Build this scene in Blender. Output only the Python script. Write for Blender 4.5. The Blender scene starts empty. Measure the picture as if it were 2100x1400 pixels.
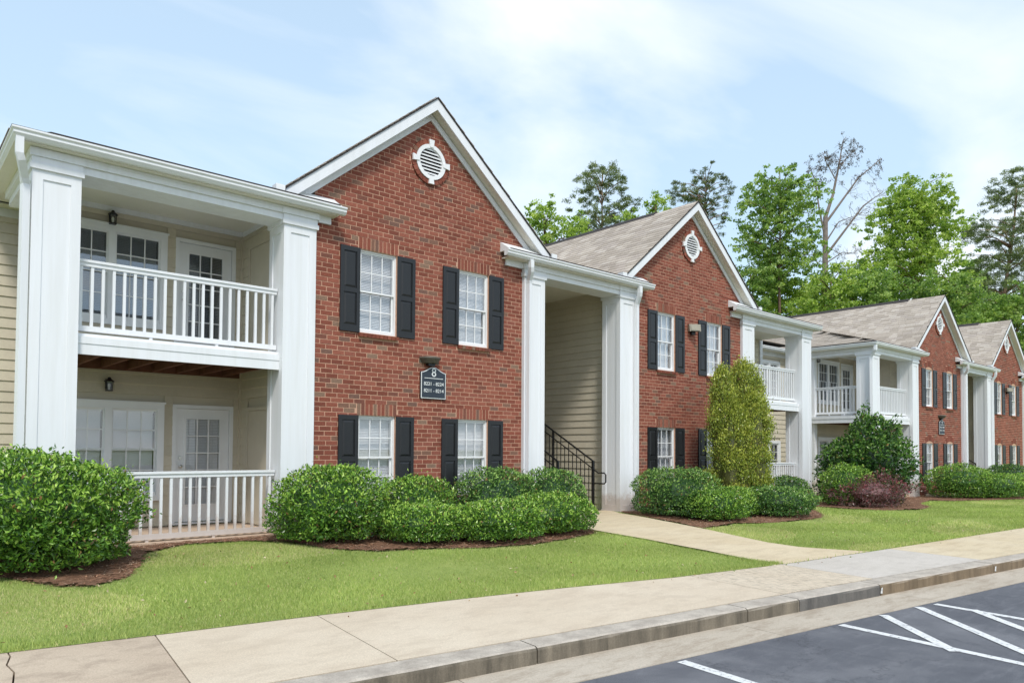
import bpy, math, random
import numpy as np
from mathutils import Matrix, Vector

random.seed(8)
rng = np.random.default_rng(8)
sc = bpy.context.scene
C = sc.collection
PI = math.pi

# ------------------------------------------------------------------ camera
F_PX, YAW, PITCH, ROLL, CY = 1493.302, 0.724626, 0.0288756, 0.0063731, 877.553
CAM = Vector((0.0, 0.0, 1.40))
fw = Vector((math.sin(YAW) * math.cos(PITCH), math.cos(YAW) * math.cos(PITCH), math.sin(PITCH)))
rt = Vector((math.cos(YAW), -math.sin(YAW), 0.0))
up = rt.cross(fw)
rt2 = rt * math.cos(ROLL) + up * math.sin(ROLL)
up2 = up * math.cos(ROLL) - rt * math.sin(ROLL)
cam = bpy.data.cameras.new('camera')
cam.sensor_fit = 'HORIZONTAL'
cam.sensor_width = 36.0
cam.lens = 36.0 * F_PX / 2100.0
cam.shift_y = (CY - 700.0) / 2100.0
cam.clip_start = 0.05
cam.clip_end = 3000.0
camo = bpy.data.objects.new('camera', cam)
C.objects.link(camo)
M = Matrix((rt2, up2, -fw)).transposed().to_4x4()
M.translation = CAM
camo.matrix_world = M
sc.camera = camo

# ------------------------------------------------------------------ sky, sun, exposure
SUN_EL, SUN_AZ = math.radians(52), math.radians(208)   # azimuth clockwise from +Y
w = bpy.data.worlds.new('World')
sc.world = w
w.use_nodes = True
nt = w.node_tree
nt.nodes.clear()
wo = nt.nodes.new('ShaderNodeOutputWorld')
bg = nt.nodes.new('ShaderNodeBackground')
sky = nt.nodes.new('ShaderNodeTexSky')
sky.sky_type = 'NISHITA'
sky.sun_disc = False
sky.sun_elevation = SUN_EL
sky.sun_rotation = SUN_AZ
sky.air_density = 1.0
sky.dust_density = 1.2
sky.ozone_density = 1.0
tc = nt.nodes.new('ShaderNodeTexCoord')
# thin high cloud: direction projected on a flat layer, so streaks run away to the horizon
sep = nt.nodes.new('ShaderNodeSeparateXYZ')
nt.links.new(tc.outputs['Generated'], sep.inputs[0])
zz = nt.nodes.new('ShaderNodeMath'); zz.operation = 'ADD'; zz.inputs[1].default_value = 0.28
nt.links.new(sep.outputs['Z'], zz.inputs[0])
zm = nt.nodes.new('ShaderNodeMath'); zm.operation = 'MAXIMUM'; zm.inputs[1].default_value = 0.12
nt.links.new(zz.outputs[0], zm.inputs[0])
dv = nt.nodes.new('ShaderNodeVectorMath'); dv.operation = 'DIVIDE'
cb = nt.nodes.new('ShaderNodeCombineXYZ')
for k in range(3):
    nt.links.new(zm.outputs[0], cb.inputs[k])
nt.links.new(tc.outputs['Generated'], dv.inputs[0])
nt.links.new(cb.outputs[0], dv.inputs[1])
mp = nt.nodes.new('ShaderNodeMapping')
mp.inputs['Location'].default_value = (4.2, 1.1, 0.0)
mp.inputs['Rotation'].default_value = (0, 0, math.radians(28))
mp.inputs['Scale'].default_value = (0.85, 1.5, 0.4)
nt.links.new(dv.outputs[0], mp.inputs[0])
n1 = nt.nodes.new('ShaderNodeTexNoise')
n1.inputs['Scale'].default_value = 1.15
n1.inputs['Detail'].default_value = 7.0
n1.inputs['Roughness'].default_value = 0.52
n1.inputs['Distortion'].default_value = 0.55
nt.links.new(mp.outputs[0], n1.inputs['Vector'])
cr = nt.nodes.new('ShaderNodeValToRGB')
cr.color_ramp.elements[0].position = 0.42
cr.color_ramp.elements[0].color = (0.04, 0.04, 0.04, 1)
cr.color_ramp.elements[1].position = 0.74
cr.color_ramp.elements[1].color = (1, 1, 1, 1)
nt.links.new(n1.outputs['Fac'], cr.inputs[0])
mixc = nt.nodes.new('ShaderNodeMixRGB')
mixc.inputs['Color2'].default_value = (5.6, 5.7, 5.8, 1)
veil = nt.nodes.new('ShaderNodeMixRGB')
hz = nt.nodes.new('ShaderNodeMapRange')      # haze thins towards the unseen zenith, shaped to set the ambient light
hz.inputs['From Min'].default_value = 0.0
hz.inputs['From Max'].default_value = 1.0
hz.inputs['To Min'].default_value = 0.74
hz.inputs['To Max'].default_value = 0.45
nt.links.new(sep.outputs['Z'], hz.inputs['Value'])
nt.links.new(hz.outputs[0], veil.inputs['Fac'])
veil.inputs['Color2'].default_value = (3.35, 4.45, 5.35, 1)
nt.links.new(sky.outputs[0], veil.inputs['Color1'])
nt.links.new(cr.outputs[0], mixc.inputs['Fac'])
nt.links.new(veil.outputs[0], mixc.inputs['Color1'])
nt.links.new(mixc.outputs[0], bg.inputs['Color'])
bg.inputs['Strength'].default_value = 0.14
nt.links.new(bg.outputs[0], wo.inputs['Surface'])

sun = bpy.data.lights.new('sun', 'SUN')
sun.energy = 1.75
sun.angle = math.radians(10)
sun.color = (1.0, 0.955, 0.89)
suno = bpy.data.objects.new('sun', sun)
C.objects.link(suno)
sdir = Vector((math.sin(SUN_AZ) * math.cos(SUN_EL), math.cos(SUN_AZ) * math.cos(SUN_EL), math.sin(SUN_EL)))
suno.rotation_euler = sdir.to_track_quat('Z', 'Y').to_euler()
suno.location = (0, 0, 40)

vs = sc.view_settings
vs.view_transform = 'Standard'
vs.look = 'None'
vs.exposure = 0.64
vs.gamma = 1.0
vs.use_curve_mapping = False
sc.cycles.use_denoising = True
sc.cycles.max_bounces = 8
sc.cycles.transparent_max_bounces = 8
sc.cycles.caustics_reflective = False
sc.cycles.caustics_refractive = False


# ------------------------------------------------------------------ helpers
def lin(r, g, b):
    def f(c):
        c /= 255.0
        return c / 12.92 if c <= 0.04045 else ((c + 0.055) / 1.055) ** 2.4
    return (f(r), f(g), f(b))


class MB:
    """collects boxes, prisms and tubes; build() links them as ONE mesh object"""
    def __init__(self):
        self.v, self.f = [], []

    def hexa(self, p):
        o = len(self.v)
        self.v += [tuple(q) for q in p]
        self.f += [(o, o + 3, o + 2, o + 1), (o + 4, o + 5, o + 6, o + 7), (o, o + 1, o + 5, o + 4),
                   (o + 1, o + 2, o + 6, o + 5), (o + 2, o + 3, o + 7, o + 6), (o + 3, o, o + 4, o + 7)]
        return self

    def box(self, x0, x1, y0, y1, z0, z1):
        return self.hexa([(x0, y0, z0), (x1, y0, z0), (x1, y1, z0), (x0, y1, z0),
                          (x0, y0, z1), (x1, y0, z1), (x1, y1, z1), (x0, y1, z1)])

    def prism(self, poly, a, b, axis='y'):
        o = len(self.v)
        n = len(poly)
        for t in (a, b):
            for (p, q) in poly:
                self.v.append({'y': (p, t, q), 'x': (t, p, q), 'z': (p, q, t)}[axis])
        self.f.append(tuple(range(o + n - 1, o - 1, -1)))
        self.f.append(tuple(range(o + n, o + 2 * n)))
        for i in range(n):
            j = (i + 1) % n
            self.f.append((o + i, o + j, o + n + j, o + n + i))
        return self

    def tube(self, pts, r, n=8, r2=None, twist=0.0, cap=True):
        pts = [Vector(p) for p in pts]
        m = len(pts)
        o = len(self.v)
        ref = None
        for i, p in enumerate(pts):
            d = (pts[min(i + 1, m - 1)] - pts[max(i - 1, 0)]).normalized()
            if ref is None:
                ref = Vector((0, 0, 1)) if abs(d.z) < 0.9 else Vector((0, 1, 0))
                ref = (ref - d * ref.dot(d)).normalized()
            else:
                ref = (ref - d * ref.dot(d)).normalized()
            q = d.cross(ref)
            rr = r if r2 is None else r + (r2 - r) * i / (m - 1)
            for k in range(n):
                a = twist + 2 * PI * k / n
                self.v.append(tuple(p + ref * (math.cos(a) * rr) + q * (math.sin(a) * rr)))
        for i in range(m - 1):
            for k in range(n):
                a, b = o + i * n + k, o + i * n + (k + 1) % n
                self.f.append((a, b, b + n, a + n))
        if cap:
            self.f.append(tuple(range(o + n - 1, o - 1, -1)))
            self.f.append(tuple(range(o + (m - 1) * n, o + m * n)))
        return self

    def lathe(self, prof, cx=0, cy=0, n=16, a0=0.0, a1=2 * PI):
        full = abs(a1 - a0 - 2 * PI) < 1e-6
        o = len(self.v)
        m = n if full else n + 1
        for (r, z) in prof:
            for k in range(m):
                a = a0 + (a1 - a0) * k / n
                self.v.append((cx + r * math.cos(a), cy + r * math.sin(a), z))
        for i in range(len(prof) - 1):
            for k in range(n):
                a = o + i * m + k
                b = o + i * m + (k + 1) % m
                self.f.append((a, b, b + m, a + m))
        return self

    def mesh(self, name):
        me = bpy.data.meshes.new(name)
        me.from_pydata(self.v, [], self.f)
        me.update()
        return me

    def build(self, name, mat, parent=None, smooth=False):
        me = self.mesh(name)
        if mat:
            me.materials.append(mat)
        if smooth:
            me.polygons.foreach_set('use_smooth', [True] * len(me.polygons))
        return link(name, me, parent)


def link(name, me, parent=None):
    o = bpy.data.objects.new(name, me)
    C.objects.link(o)
    if parent is not None:
        o.parent = parent
    return o


def empty(name, loc, rz=0.0):
    o = bpy.data.objects.new(name, None)
    C.objects.link(o)
    o.location = loc
    o.rotation_euler = (0, 0, rz)
    return o


def tag(o, label=None, cat=None, group=None, kind=None):
    if label:
        o['label'] = label
    if cat:
        o['category'] = cat
    if group:
        o['group'] = group
    if kind:
        o['kind'] = kind
    return o


def array_mesh(name, verts, faces_n, idx, cols=None, mat=None, parent=None, smooth=False):
    """verts (N,3), idx flat loop indices, faces_n verts per face, cols (N,3)"""
    me = bpy.data.meshes.new(name)
    N = len(verts)
    nf = len(idx) // faces_n
    me.vertices.add(N)
    me.vertices.foreach_set('co', np.ascontiguousarray(verts, dtype=np.float32).ravel())
    me.loops.add(len(idx))
    me.loops.foreach_set('vertex_index', np.ascontiguousarray(idx, dtype=np.int32))
    me.polygons.add(nf)
    me.polygons.foreach_set('loop_start', np.arange(0, nf * faces_n, faces_n, dtype=np.int32))
    if cols is not None:
        at = me.color_attributes.new('Col', 'FLOAT_COLOR', 'POINT')
        c4 = np.ones((N, 4), dtype=np.float32)
        c4[:, :3] = cols
        at.data.foreach_set('color', c4.ravel())
    me.update(calc_edges=True)
    me.validate()
    if mat:
        me.materials.append(mat)
    me.polygons.foreach_set('use_smooth', [bool(smooth)] * len(me.polygons))
    return link(name, me, parent)


# ------------------------------------------------------------------ materials
def new_mat(name):
    m = bpy.data.materials.new(name)
    m.use_nodes = True
    n = m.node_tree
    b = n.nodes['Principled BSDF']
    return m, n, b


def noise_node(n, scale, detail=4.0, rough=0.55, vec=None, dist=0.0):
    t = n.nodes.new('ShaderNodeTexNoise')
    t.inputs['Scale'].default_value = scale
    t.inputs['Detail'].default_value = detail
    t.inputs['Roughness'].default_value = rough
    t.inputs['Distortion'].default_value = dist
    if vec is not None:
        n.links.new(vec, t.inputs['Vector'])
    return t


def ramp(n, src, stops):
    r = n.nodes.new('ShaderNodeValToRGB')
    e = r.color_ramp.elements
    while len(e) < len(stops):
        e.new(0.5)
    for q, (p, c) in zip(e, stops):
        q.position = p
        q.color = (c[0], c[1], c[2], 1) if not isinstance(c, (int, float)) else (c, c, c, 1)
    n.links.new(src, r.inputs[0])
    return r


def mixrgb(n, fac, a, b, mode='MIX'):
    x = n.nodes.new('ShaderNodeMixRGB')
    x.blend_type = mode
    for s, v in zip(('Fac', 'Color1', 'Color2'), (fac, a, b)):
        if hasattr(v, 'node'):
            n.links.new(v, x.inputs[s])
        elif isinstance(v, (int, float)):
            x.inputs[s].default_value = v
        else:
            x.inputs[s].default_value = (v[0], v[1], v[2], 1)
    return x


def coords(n, kind='Object'):
    t = n.nodes.new('ShaderNodeTexCoord')
    return t.outputs[kind]


def geo_pos(n):
    return n.nodes.new('ShaderNodeNewGeometry').outputs['Position']


def bump(n, b, src, strength=0.3, dist=0.01):
    u = n.nodes.new('ShaderNodeBump')
    u.inputs['Strength'].default_value = strength
    u.inputs['Distance'].default_value = dist
    n.links.new(src, u.inputs['Height'])
    n.links.new(u.outputs[0], b.inputs['Normal'])


def plain(name, col, rough=0.5, var=0.06, scale=3.0, spec=0.4, bmp=0.0, bscale=60.0, metal=0.0):
    """one colour with soft wear in world space"""
    m, n, b = new_mat(name)
    pos = geo_pos(n)
    t = noise_node(n, scale, 5, 0.6, pos)
    r = ramp(n, t.outputs['Fac'], [(0.3, tuple(c * (1 - var) for c in col)), (0.7, tuple(min(1, c * (1 + var)) for c in col))])
    n.links.new(r.outputs[0], b.inputs['Base Color'])
    b.inputs['Roughness'].default_value = rough
    b.inputs['Specular IOR Level'].default_value = spec
    b.inputs['Metallic'].default_value = metal
    if bmp:
        t2 = noise_node(n, bscale, 3, 0.6, pos)
        bump(n, b, t2.outputs['Fac'], bmp, 0.004)
    return m


def attr_mat(name, rough=0.8, spec=0.2, nscale=40.0, nvar=0.25, bmp=0.4, bdist=0.004):
    """colour from the piece's own 'Col' attribute, grain from noise"""
    m, n, b = new_mat(name)
    a = n.nodes.new('ShaderNodeAttribute')
    a.attribute_name = 'Col'
    pos = geo_pos(n)
    t = noise_node(n, nscale, 5, 0.65, pos)
    r = ramp(n, t.outputs['Fac'], [(0.25, 1 - nvar), (0.75, 1 + nvar)])
    wt = noise_node(n, .9, 6, .62, pos)
    rw0 = ramp(n, wt.outputs['Fac'], [(.3, .88), (.7, 1.08)])
    xw_ = mixrgb(n, 1.0, a.outputs['Color'], rw0.outputs[0], 'MULTIPLY')
    x = mixrgb(n, 1.0, xw_.outputs[0], r.outputs[0], 'MULTIPLY')
    n.links.new(x.outputs[0], b.inputs['Base Color'])
    b.inputs['Roughness'].default_value = rough
    b.inputs['Specular IOR Level'].default_value = spec
    if bmp:
        bump(n, b, t.outputs['Fac'], bmp, bdist)
    return m


def leaf_mat(name, rough=0.42, spec=0.35, trans=0.3, gain=1.0):
    m, n, b = new_mat(name)
    a = n.nodes.new('ShaderNodeAttribute')
    a.attribute_name = 'Col'
    g = mixrgb(n, 1.0, a.outputs['Color'], (gain, gain, gain), 'MULTIPLY')
    n.links.new(g.outputs[0], b.inputs['Base Color'])
    b.inputs['Roughness'].default_value = rough
    b.inputs['Specular IOR Level'].default_value = spec
    tr = n.nodes.new('ShaderNodeBsdfTranslucent')
    y = mixrgb(n, 1.0, g.outputs[0], (1.25, 1.35, 0.6), 'MULTIPLY')
    n.links.new(y.outputs[0], tr.inputs['Color'])
    mx = n.nodes.new('ShaderNodeMixShader')
    mx.inputs[0].default_value = trans
    n.links.new(b.outputs[0], mx.inputs[1])
    n.links.new(tr.outputs[0], mx.inputs[2])
    n.links.new(mx.outputs[0], n.nodes['Material Output'].inputs['Surface'])
    return m


def glass_mat(name, tint=(0.9, 0.95, 1.0), refl=0.16):
    m, n, b = new_mat(name)
    n.nodes.remove(b)
    tr = n.nodes.new('ShaderNodeBsdfTransparent')
    tr.inputs[0].default_value = (*tint, 1)
    gl = n.nodes.new('ShaderNodeBsdfGlossy')
    gl.inputs['Roughness'].default_value = 0.015
    lw = n.nodes.new('ShaderNodeLayerWeight')
    lw.inputs['Blend'].default_value = 0.35
    r = ramp(n, lw.outputs['Fresnel'], [(0.0, refl * 0.6), (0.6, min(1.0, refl * 2.2))])
    mx = n.nodes.new('ShaderNodeMixShader')
    n.links.new(r.outputs[0], mx.inputs[0])
    n.links.new(tr.outputs[0], mx.inputs[1])
    n.links.new(gl.outputs[0], mx.inputs[2])
    n.links.new(mx.outputs[0], n.nodes['Material Output'].inputs['Surface'])
    return m


MT = {}
MT['white'] = plain('white_paint', (0.83, 0.845, 0.865), 0.38, 0.025, 1.4, 0.4, 0.05, 25)
def trim_paint():
    m, n, b = new_mat('white_trim_paint')
    pos = geo_pos(n)
    mp_ = n.nodes.new('ShaderNodeMapping')
    mp_.inputs['Scale'].default_value = (9, 9, .5)
    n.links.new(pos, mp_.inputs[0])
    sk = noise_node(n, 1.0, 6, .65, mp_.outputs[0])
    r = ramp(n, sk.outputs['Fac'], [(.34, (.74, .75, .755)), (.6, (.79, .805, .825))])
    sp = n.nodes.new('ShaderNodeSeparateXYZ')
    n.links.new(pos, sp.inputs[0])
    gn = noise_node(n, 6.0, 6, .7, pos)
    ad = n.nodes.new('ShaderNodeMath'); ad.operation = 'MULTIPLY_ADD'
    ad.inputs[1].default_value = -.55
    n.links.new(gn.outputs['Fac'], ad.inputs[0])
    n.links.new(sp.outputs['Z'], ad.inputs[2])
    rd = ramp(n, ad.outputs[0], [(.0, .5), (.16, .0)])
    x = mixrgb(n, rd.outputs[0], r.outputs[0], lin(168, 140, 116))
    n.links.new(x.outputs[0], b.inputs['Base Color'])
    b.inputs['Roughness'].default_value = .4
    b.inputs['Specular IOR Level'].default_value = .4
    t2 = noise_node(n, 25, 3, .6, pos)
    bump(n, b, t2.outputs['Fac'], .05, .004)
    return m


MT['white'] = trim_paint()
MT['trimwhite'] = plain('aged_white_trim', (0.79, 0.80, 0.805), 0.45, 0.05, 2.2, 0.35, 0.08, 40)
MT['vinyl'] = plain('white_vinyl', (0.80, 0.805, 0.80), 0.35, 0.02, 4.0)
MT['soffit'] = plain('cream_soffit', lin(222, 218, 205), 0.6, 0.05, 1.5)
MT['siding'] = attr_mat('tan_siding_boards', 0.62, 0.25, 18.0, 0.05, 0.08, 0.002)
MT['tan'] = plain('tan_paint', lin(198, 189, 170), 0.6, 0.05, 2.0)
MT['brick'] = attr_mat('red_brick', 0.85, 0.15, 45.0, 0.32, 0.5, 0.004)
MT['mortar'] = plain('pink_mortar', lin(200, 160, 136), 0.95, 0.10, 20.0, 0.1, 0.5, 180)
MT['shingle'] = attr_mat('asphalt_shingle', 0.9, 0.12, 120.0, 0.28, 0.6, 0.004)
MT['roofedge'] = plain('dark_roof_edge', lin(58, 54, 52), 0.85, 0.15, 9.0)
MT['shutter'] = plain('black_shutter_vinyl', lin(34, 35, 37), 0.42, 0.06, 5.0, 0.45, 0.06, 90)
MT['iron'] = plain('black_iron', lin(24, 24, 26), 0.38, 0.1, 12.0, 0.5)
MT['bronze'] = plain('bronze_metal', lin(92, 86, 76), 0.5, 0.12, 10.0, 0.4)
MT['lampgray'] = plain('weathered_lamp_housing', lin(150, 145, 130), 0.55, 0.12, 8.0)
MT['joist'] = plain('stained_joist_wood', lin(110, 74, 60), 0.8, 0.25, 6.0, 0.2)
MT['glass'] = glass_mat('window_glass', (1.0, 1.0, 1.0), 0.15)
MT['darkglass'] = glass_mat('porch_glass', (0.75, 0.8, 0.85), 0.22)
MT['lampglass'] = glass_mat('lantern_glass', (0.95, 0.95, 0.9), 0.2)
MT['blind'] = plain('white_blind', (0.86, 0.88, 0.90), 0.55, 0.03, 3.0)
MT['blindgray'] = plain('grey_blind', (0.36, 0.37, 0.40), 0.6, 0.04, 3.0)
MT['curtain'] = plain('sheer_curtain', (0.80, 0.83, 0.88), 0.8, 0.05, 3.0)
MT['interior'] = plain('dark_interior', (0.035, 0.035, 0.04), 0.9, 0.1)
MT['nickel'] = plain('satin_nickel', (0.6, 0.59, 0.56), 0.3, 0.03, 4.0, 0.5, 0, 1, 0.9)
MT['signnavy'] = plain('navy_sign_board', lin(48, 56, 66), 0.5, 0.06, 6.0)
MT['signwhite'] = plain('sign_white', lin(228, 230, 228), 0.5, 0.02)
MT['bark'] = plain('brown_bark', lin(118, 98, 84), 0.95, 0.3, 4.0, 0.1, 0.8, 12)
MT['pinebark'] = plain('pine_bark', lin(150, 126, 110), 0.95, 0.25, 3.0, 0.1, 0.8, 9)
MT['deadbark'] = plain('grey_dead_bark', lin(136, 124, 118), 0.95, 0.25, 3.0, 0.1, 0.8, 9)
MT['stem'] = plain('shrub_stem', lin(88, 72, 58), 0.95, 0.3, 9.0, 0.1)
MT['leaf'] = leaf_mat('glossy_shrub_leaf', 0.33, 0.5, 0.12)
MT['treeleaf'] = leaf_mat('tree_leaf', 0.5, 0.3, 0.44)
MT['needle'] = leaf_mat('pine_needle', 0.5, 0.3, 0.2)
MT['grass'] = leaf_mat('grass_blade', 0.6, 0.15, 0.2)
MT['straw'] = attr_mat('pine_straw', 0.9, 0.1, 30.0, 0.2, 0.0)


def concrete(name, a, b_, stain=None, stain_amt=0.5, stain_scale=(3.0, 3.0), fine=90.0, cut=(0.48, 0.62)):
    m, n, b = new_mat(name)
    pos = geo_pos(n)
    big = noise_node(n, 0.9, 6, 0.6, pos)
    r = ramp(n, big.outputs['Fac'], [(0.3, a), (0.7, b_)])
    gr = noise_node(n, fine, 4, 0.7, pos)
    rg = ramp(n, gr.outputs['Fac'], [(0.25, 0.74), (0.75, 1.2)])
    x = mixrgb(n, 1.0, r.outputs[0], rg.outputs[0], 'MULTIPLY')
    out = x
    if stain is not None:
        mp_ = n.nodes.new('ShaderNodeMapping')
        mp_.inputs['Scale'].default_value = (stain_scale[0], stain_scale[1], 1.0)
        mp_.inputs['Rotation'].default_value = (0, 0, 0.12)
        n.links.new(pos, mp_.inputs[0])
        s = noise_node(n, 1.0, 10, 0.74, mp_.outputs[0], 0.15)
        rs = ramp(n, s.outputs['Fac'], [(cut[0], 0.0), (cut[1], stain_amt)])
        out = mixrgb(n, rs.outputs[0], x.outputs[0], stain)
    n.links.new(out.outputs[0], b.inputs['Base Color'])
    b.inputs['Roughness'].default_value = 0.9
    b.inputs['Specular IOR Level'].default_value = 0.2
    bump(n, b, gr.outputs['Fac'], 0.35, 0.003)
    return m


MT['walk'] = concrete('tan_concrete', lin(200, 184, 162), lin(211, 197, 176), lin(178, 162, 142), 0.4, (2.2, 4.6))
MT['walkgrey'] = concrete('grey_new_concrete', lin(192, 184, 173), lin(202, 194, 184), lin(172, 164, 153), 0.4, (2.5, 6.0))
MT['walklichen'] = concrete('lichen_concrete', lin(202, 186, 163), lin(212, 198, 177), lin(116, 106, 94), 0.6, (26.0, 8.0), 90.0, (0.47, 0.64))
MT['walkyellow'] = concrete('yellowed_concrete', lin(202, 184, 152), lin(211, 196, 168), lin(172, 154, 128), 0.4, (1.6, 5.0))
MT['walkold'] = concrete('worn_grey_tan_concrete', lin(180, 162, 142), lin(196, 179, 158), lin(144, 128, 112), 0.45, (3.0, 4.2))
MT['gutterpan'] = concrete('gutter_pan_concrete', lin(178, 166, 149), lin(192, 181, 165), lin(142, 126, 108), 0.5, (2.0, 7.0))
MT['slab'] = concrete('porch_slab', lin(196, 172, 150), lin(206, 184, 162))


def curb_mat(name, face_a, face_b):
    """pale worn top, grimy streaked face"""
    m, n, b = new_mat(name)
    pos = geo_pos(n)
    mp_ = n.nodes.new('ShaderNodeMapping')
    mp_.inputs['Scale'].default_value = (7.0, 7.0, 0.9)
    n.links.new(pos, mp_.inputs[0])
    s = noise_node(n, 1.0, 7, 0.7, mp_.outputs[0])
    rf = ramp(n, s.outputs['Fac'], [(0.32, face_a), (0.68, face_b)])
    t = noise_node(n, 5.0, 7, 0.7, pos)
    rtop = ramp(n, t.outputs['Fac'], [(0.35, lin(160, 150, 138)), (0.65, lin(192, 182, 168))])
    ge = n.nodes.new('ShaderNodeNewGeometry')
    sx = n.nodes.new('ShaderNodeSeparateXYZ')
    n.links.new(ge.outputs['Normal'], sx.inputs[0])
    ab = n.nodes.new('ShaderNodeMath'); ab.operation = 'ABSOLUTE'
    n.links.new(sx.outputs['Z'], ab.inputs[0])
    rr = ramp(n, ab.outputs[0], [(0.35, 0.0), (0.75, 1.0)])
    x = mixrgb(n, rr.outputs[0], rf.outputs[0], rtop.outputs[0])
    g = noise_node(n, 90, 4, 0.7, pos)
    rg = ramp(n, g.outputs['Fac'], [(0.25, 0.75), (0.75, 1.2)])
    y = mixrgb(n, 1.0, x.outputs[0], rg.outputs[0], 'MULTIPLY')
    n.links.new(y.outputs[0], b.inputs['Base Color'])
    b.inputs['Roughness'].default_value = 0.92
    bump(n, b, g.outputs['Fac'], 0.5, 0.005)
    return m


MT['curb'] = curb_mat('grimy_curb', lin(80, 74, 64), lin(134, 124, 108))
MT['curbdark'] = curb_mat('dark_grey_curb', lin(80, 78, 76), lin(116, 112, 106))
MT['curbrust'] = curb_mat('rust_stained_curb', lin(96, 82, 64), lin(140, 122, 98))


def asphalt_mat():
    m, n, b = new_mat('sealed_asphalt')
    pos = geo_pos(n)
    big = noise_node(n, 0.7, 6, 0.65, pos, 0.4)
    r = ramp(n, big.outputs['Fac'], [(0.3, lin(78, 79, 85)), (0.5, lin(92, 93, 98)), (0.74, lin(122, 122, 125))])
    g = noise_node(n, 130, 4, 0.8, pos)
    rg = ramp(n, g.outputs['Fac'], [(0.28, 0.55), (0.72, 1.5)])
    x0 = mixrgb(n, 1.0, r.outputs[0], rg.outputs[0], 'MULTIPLY')
    mp_ = n.nodes.new('ShaderNodeMapping')
    mp_.inputs['Scale'].default_value = (1.1, 5.0, 1)
    mp_.inputs['Rotation'].default_value = (0, 0, .9)
    n.links.new(pos, mp_.inputs[0])
    sk = noise_node(n, 1.6, 9, 0.75, mp_.outputs[0], 0.3)
    rk = ramp(n, sk.outputs['Fac'], [(0.52, 0.0), (0.74, 0.3)])
    x = mixrgb(n, rk.outputs[0], x0.outputs[0], lin(150, 150, 154))
    vo = n.nodes.new('ShaderNodeTexVoronoi')
    vo.feature = 'DISTANCE_TO_EDGE'
    vo.inputs['Scale'].default_value = .55
    wob = noise_node(n, 2.2, 6, .7, pos)
    vm = n.nodes.new('ShaderNodeVectorMath'); vm.operation = 'MULTIPLY_ADD'
    vm.inputs[1].default_value = (.8, .8, .8)
    n.links.new(wob.outputs['Color'], vm.inputs[0])
    n.links.new(pos, vm.inputs[2])
    n.links.new(vm.outputs[0], vo.inputs['Vector'])
    rc = ramp(n, vo.outputs['Distance'], [(0.0, .55), (.006, 0.0)])
    x2 = mixrgb(n, rc.outputs[0], x.outputs[0], lin(52, 52, 56))
    sp_ = noise_node(n, 3.4, 3, .5, pos)
    ro = ramp(n, sp_.outputs['Fac'], [(.66, 0.0), (.74, .4)])
    x = mixrgb(n, ro.outputs[0], x2.outputs[0], lin(50, 51, 55))
    n.links.new(x.outputs[0], b.inputs['Base Color'])
    b.inputs['Roughness'].default_value = 0.72
    b.inputs['Specular IOR Level'].default_value = 0.3
    bump(n, b, g.outputs['Fac'], 0.5, 0.004)
    return m


MT['asphalt'] = asphalt_mat()


def paint_mat():
    m, n, b = new_mat('worn_white_road_paint')
    pos = geo_pos(n)
    s = noise_node(n, 26, 8, 0.75, pos)
    r = ramp(n, s.outputs['Fac'], [(0.36, lin(100, 102, 110)), (0.44, lin(206, 206, 204)), (0.7, lin(232, 232, 230))])
    n.links.new(r.outputs[0], b.inputs['Base Color'])
    b.inputs['Roughness'].default_value = 0.75
    return m


MT['paint'] = paint_mat()


def soil_mat(name, stops, scale, fine):
    m, n, b = new_mat(name)
    pos = geo_pos(n)
    t = noise_node(n, scale, 7, 0.65, pos, 0.3)
    r = ramp(n, t.outputs['Fac'], stops)
    g = noise_node(n, fine, 5, 0.75, pos)
    rg = ramp(n, g.outputs['Fac'], [(0.25, 0.55), (0.75, 1.35)])
    x = mixrgb(n, 1.0, r.outputs[0], rg.outputs[0], 'MULTIPLY')
    n.links.new(x.outputs[0], b.inputs['Base Color'])
    b.inputs['Roughness'].default_value = 0.95
    b.inputs['Specular IOR Level'].default_value = 0.1
    bump(n, b, g.outputs['Fac'], 0.8, 0.02)
    return m


MT['lawn'] = soil_mat('lawn_turf', [(0.3, lin(132, 150, 82)), (0.55, lin(154, 168, 95)), (0.75, lin(178, 182, 114))], 1.1, 55)
MT['mulch'] = soil_mat('brown_mulch', [(0.3, lin(104, 78, 62)), (0.7, lin(148, 114, 92))], 4.0, 60)
MT['earth'] = soil_mat('far_ground', [(0.3, lin(90, 108, 58)), (0.7, lin(120, 130, 78))], 0.2, 6)

# ------------------------------------------------------------------ pieces (bricks, boards, shingles)
CUBES = {}


def unit_cube(mat, col):
    k = (mat.name, tuple(round(c, 4) for c in col))
    if k not in CUBES:
        b = MB().box(-.5, .5, -.5, .5, -.5, .5)
        me = b.mesh('piece')
        at = me.color_attributes.new('Col', 'FLOAT_COLOR', 'POINT')
        at.data.foreach_set('color', [c for _ in range(8) for c in (*col, 1.0)])
        me.materials.append(mat)
        CUBES[k] = me
    return CUBES[k]


CV = np.array([(-.5, -.5, -.5), (.5, -.5, -.5), (.5, .5, -.5), (-.5, .5, -.5), (-.5, -.5, .5), (.5, -.5, .5), (.5, .5, .5), (-.5, .5, .5)])
CF = np.array([0, 3, 2, 1, 4, 5, 6, 7, 0, 1, 5, 4, 1, 2, 6, 5, 2, 3, 7, 6, 3, 0, 4, 7])


def bxm(x0, x1, y0, y1, z0, z1):
    m = Matrix.Diagonal((x1 - x0, y1 - y0, z1 - z0, 1))
    m.translation = ((x0 + x1) / 2, (y0 + y1) / 2, (z0 + z1) / 2)
    return m


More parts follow.
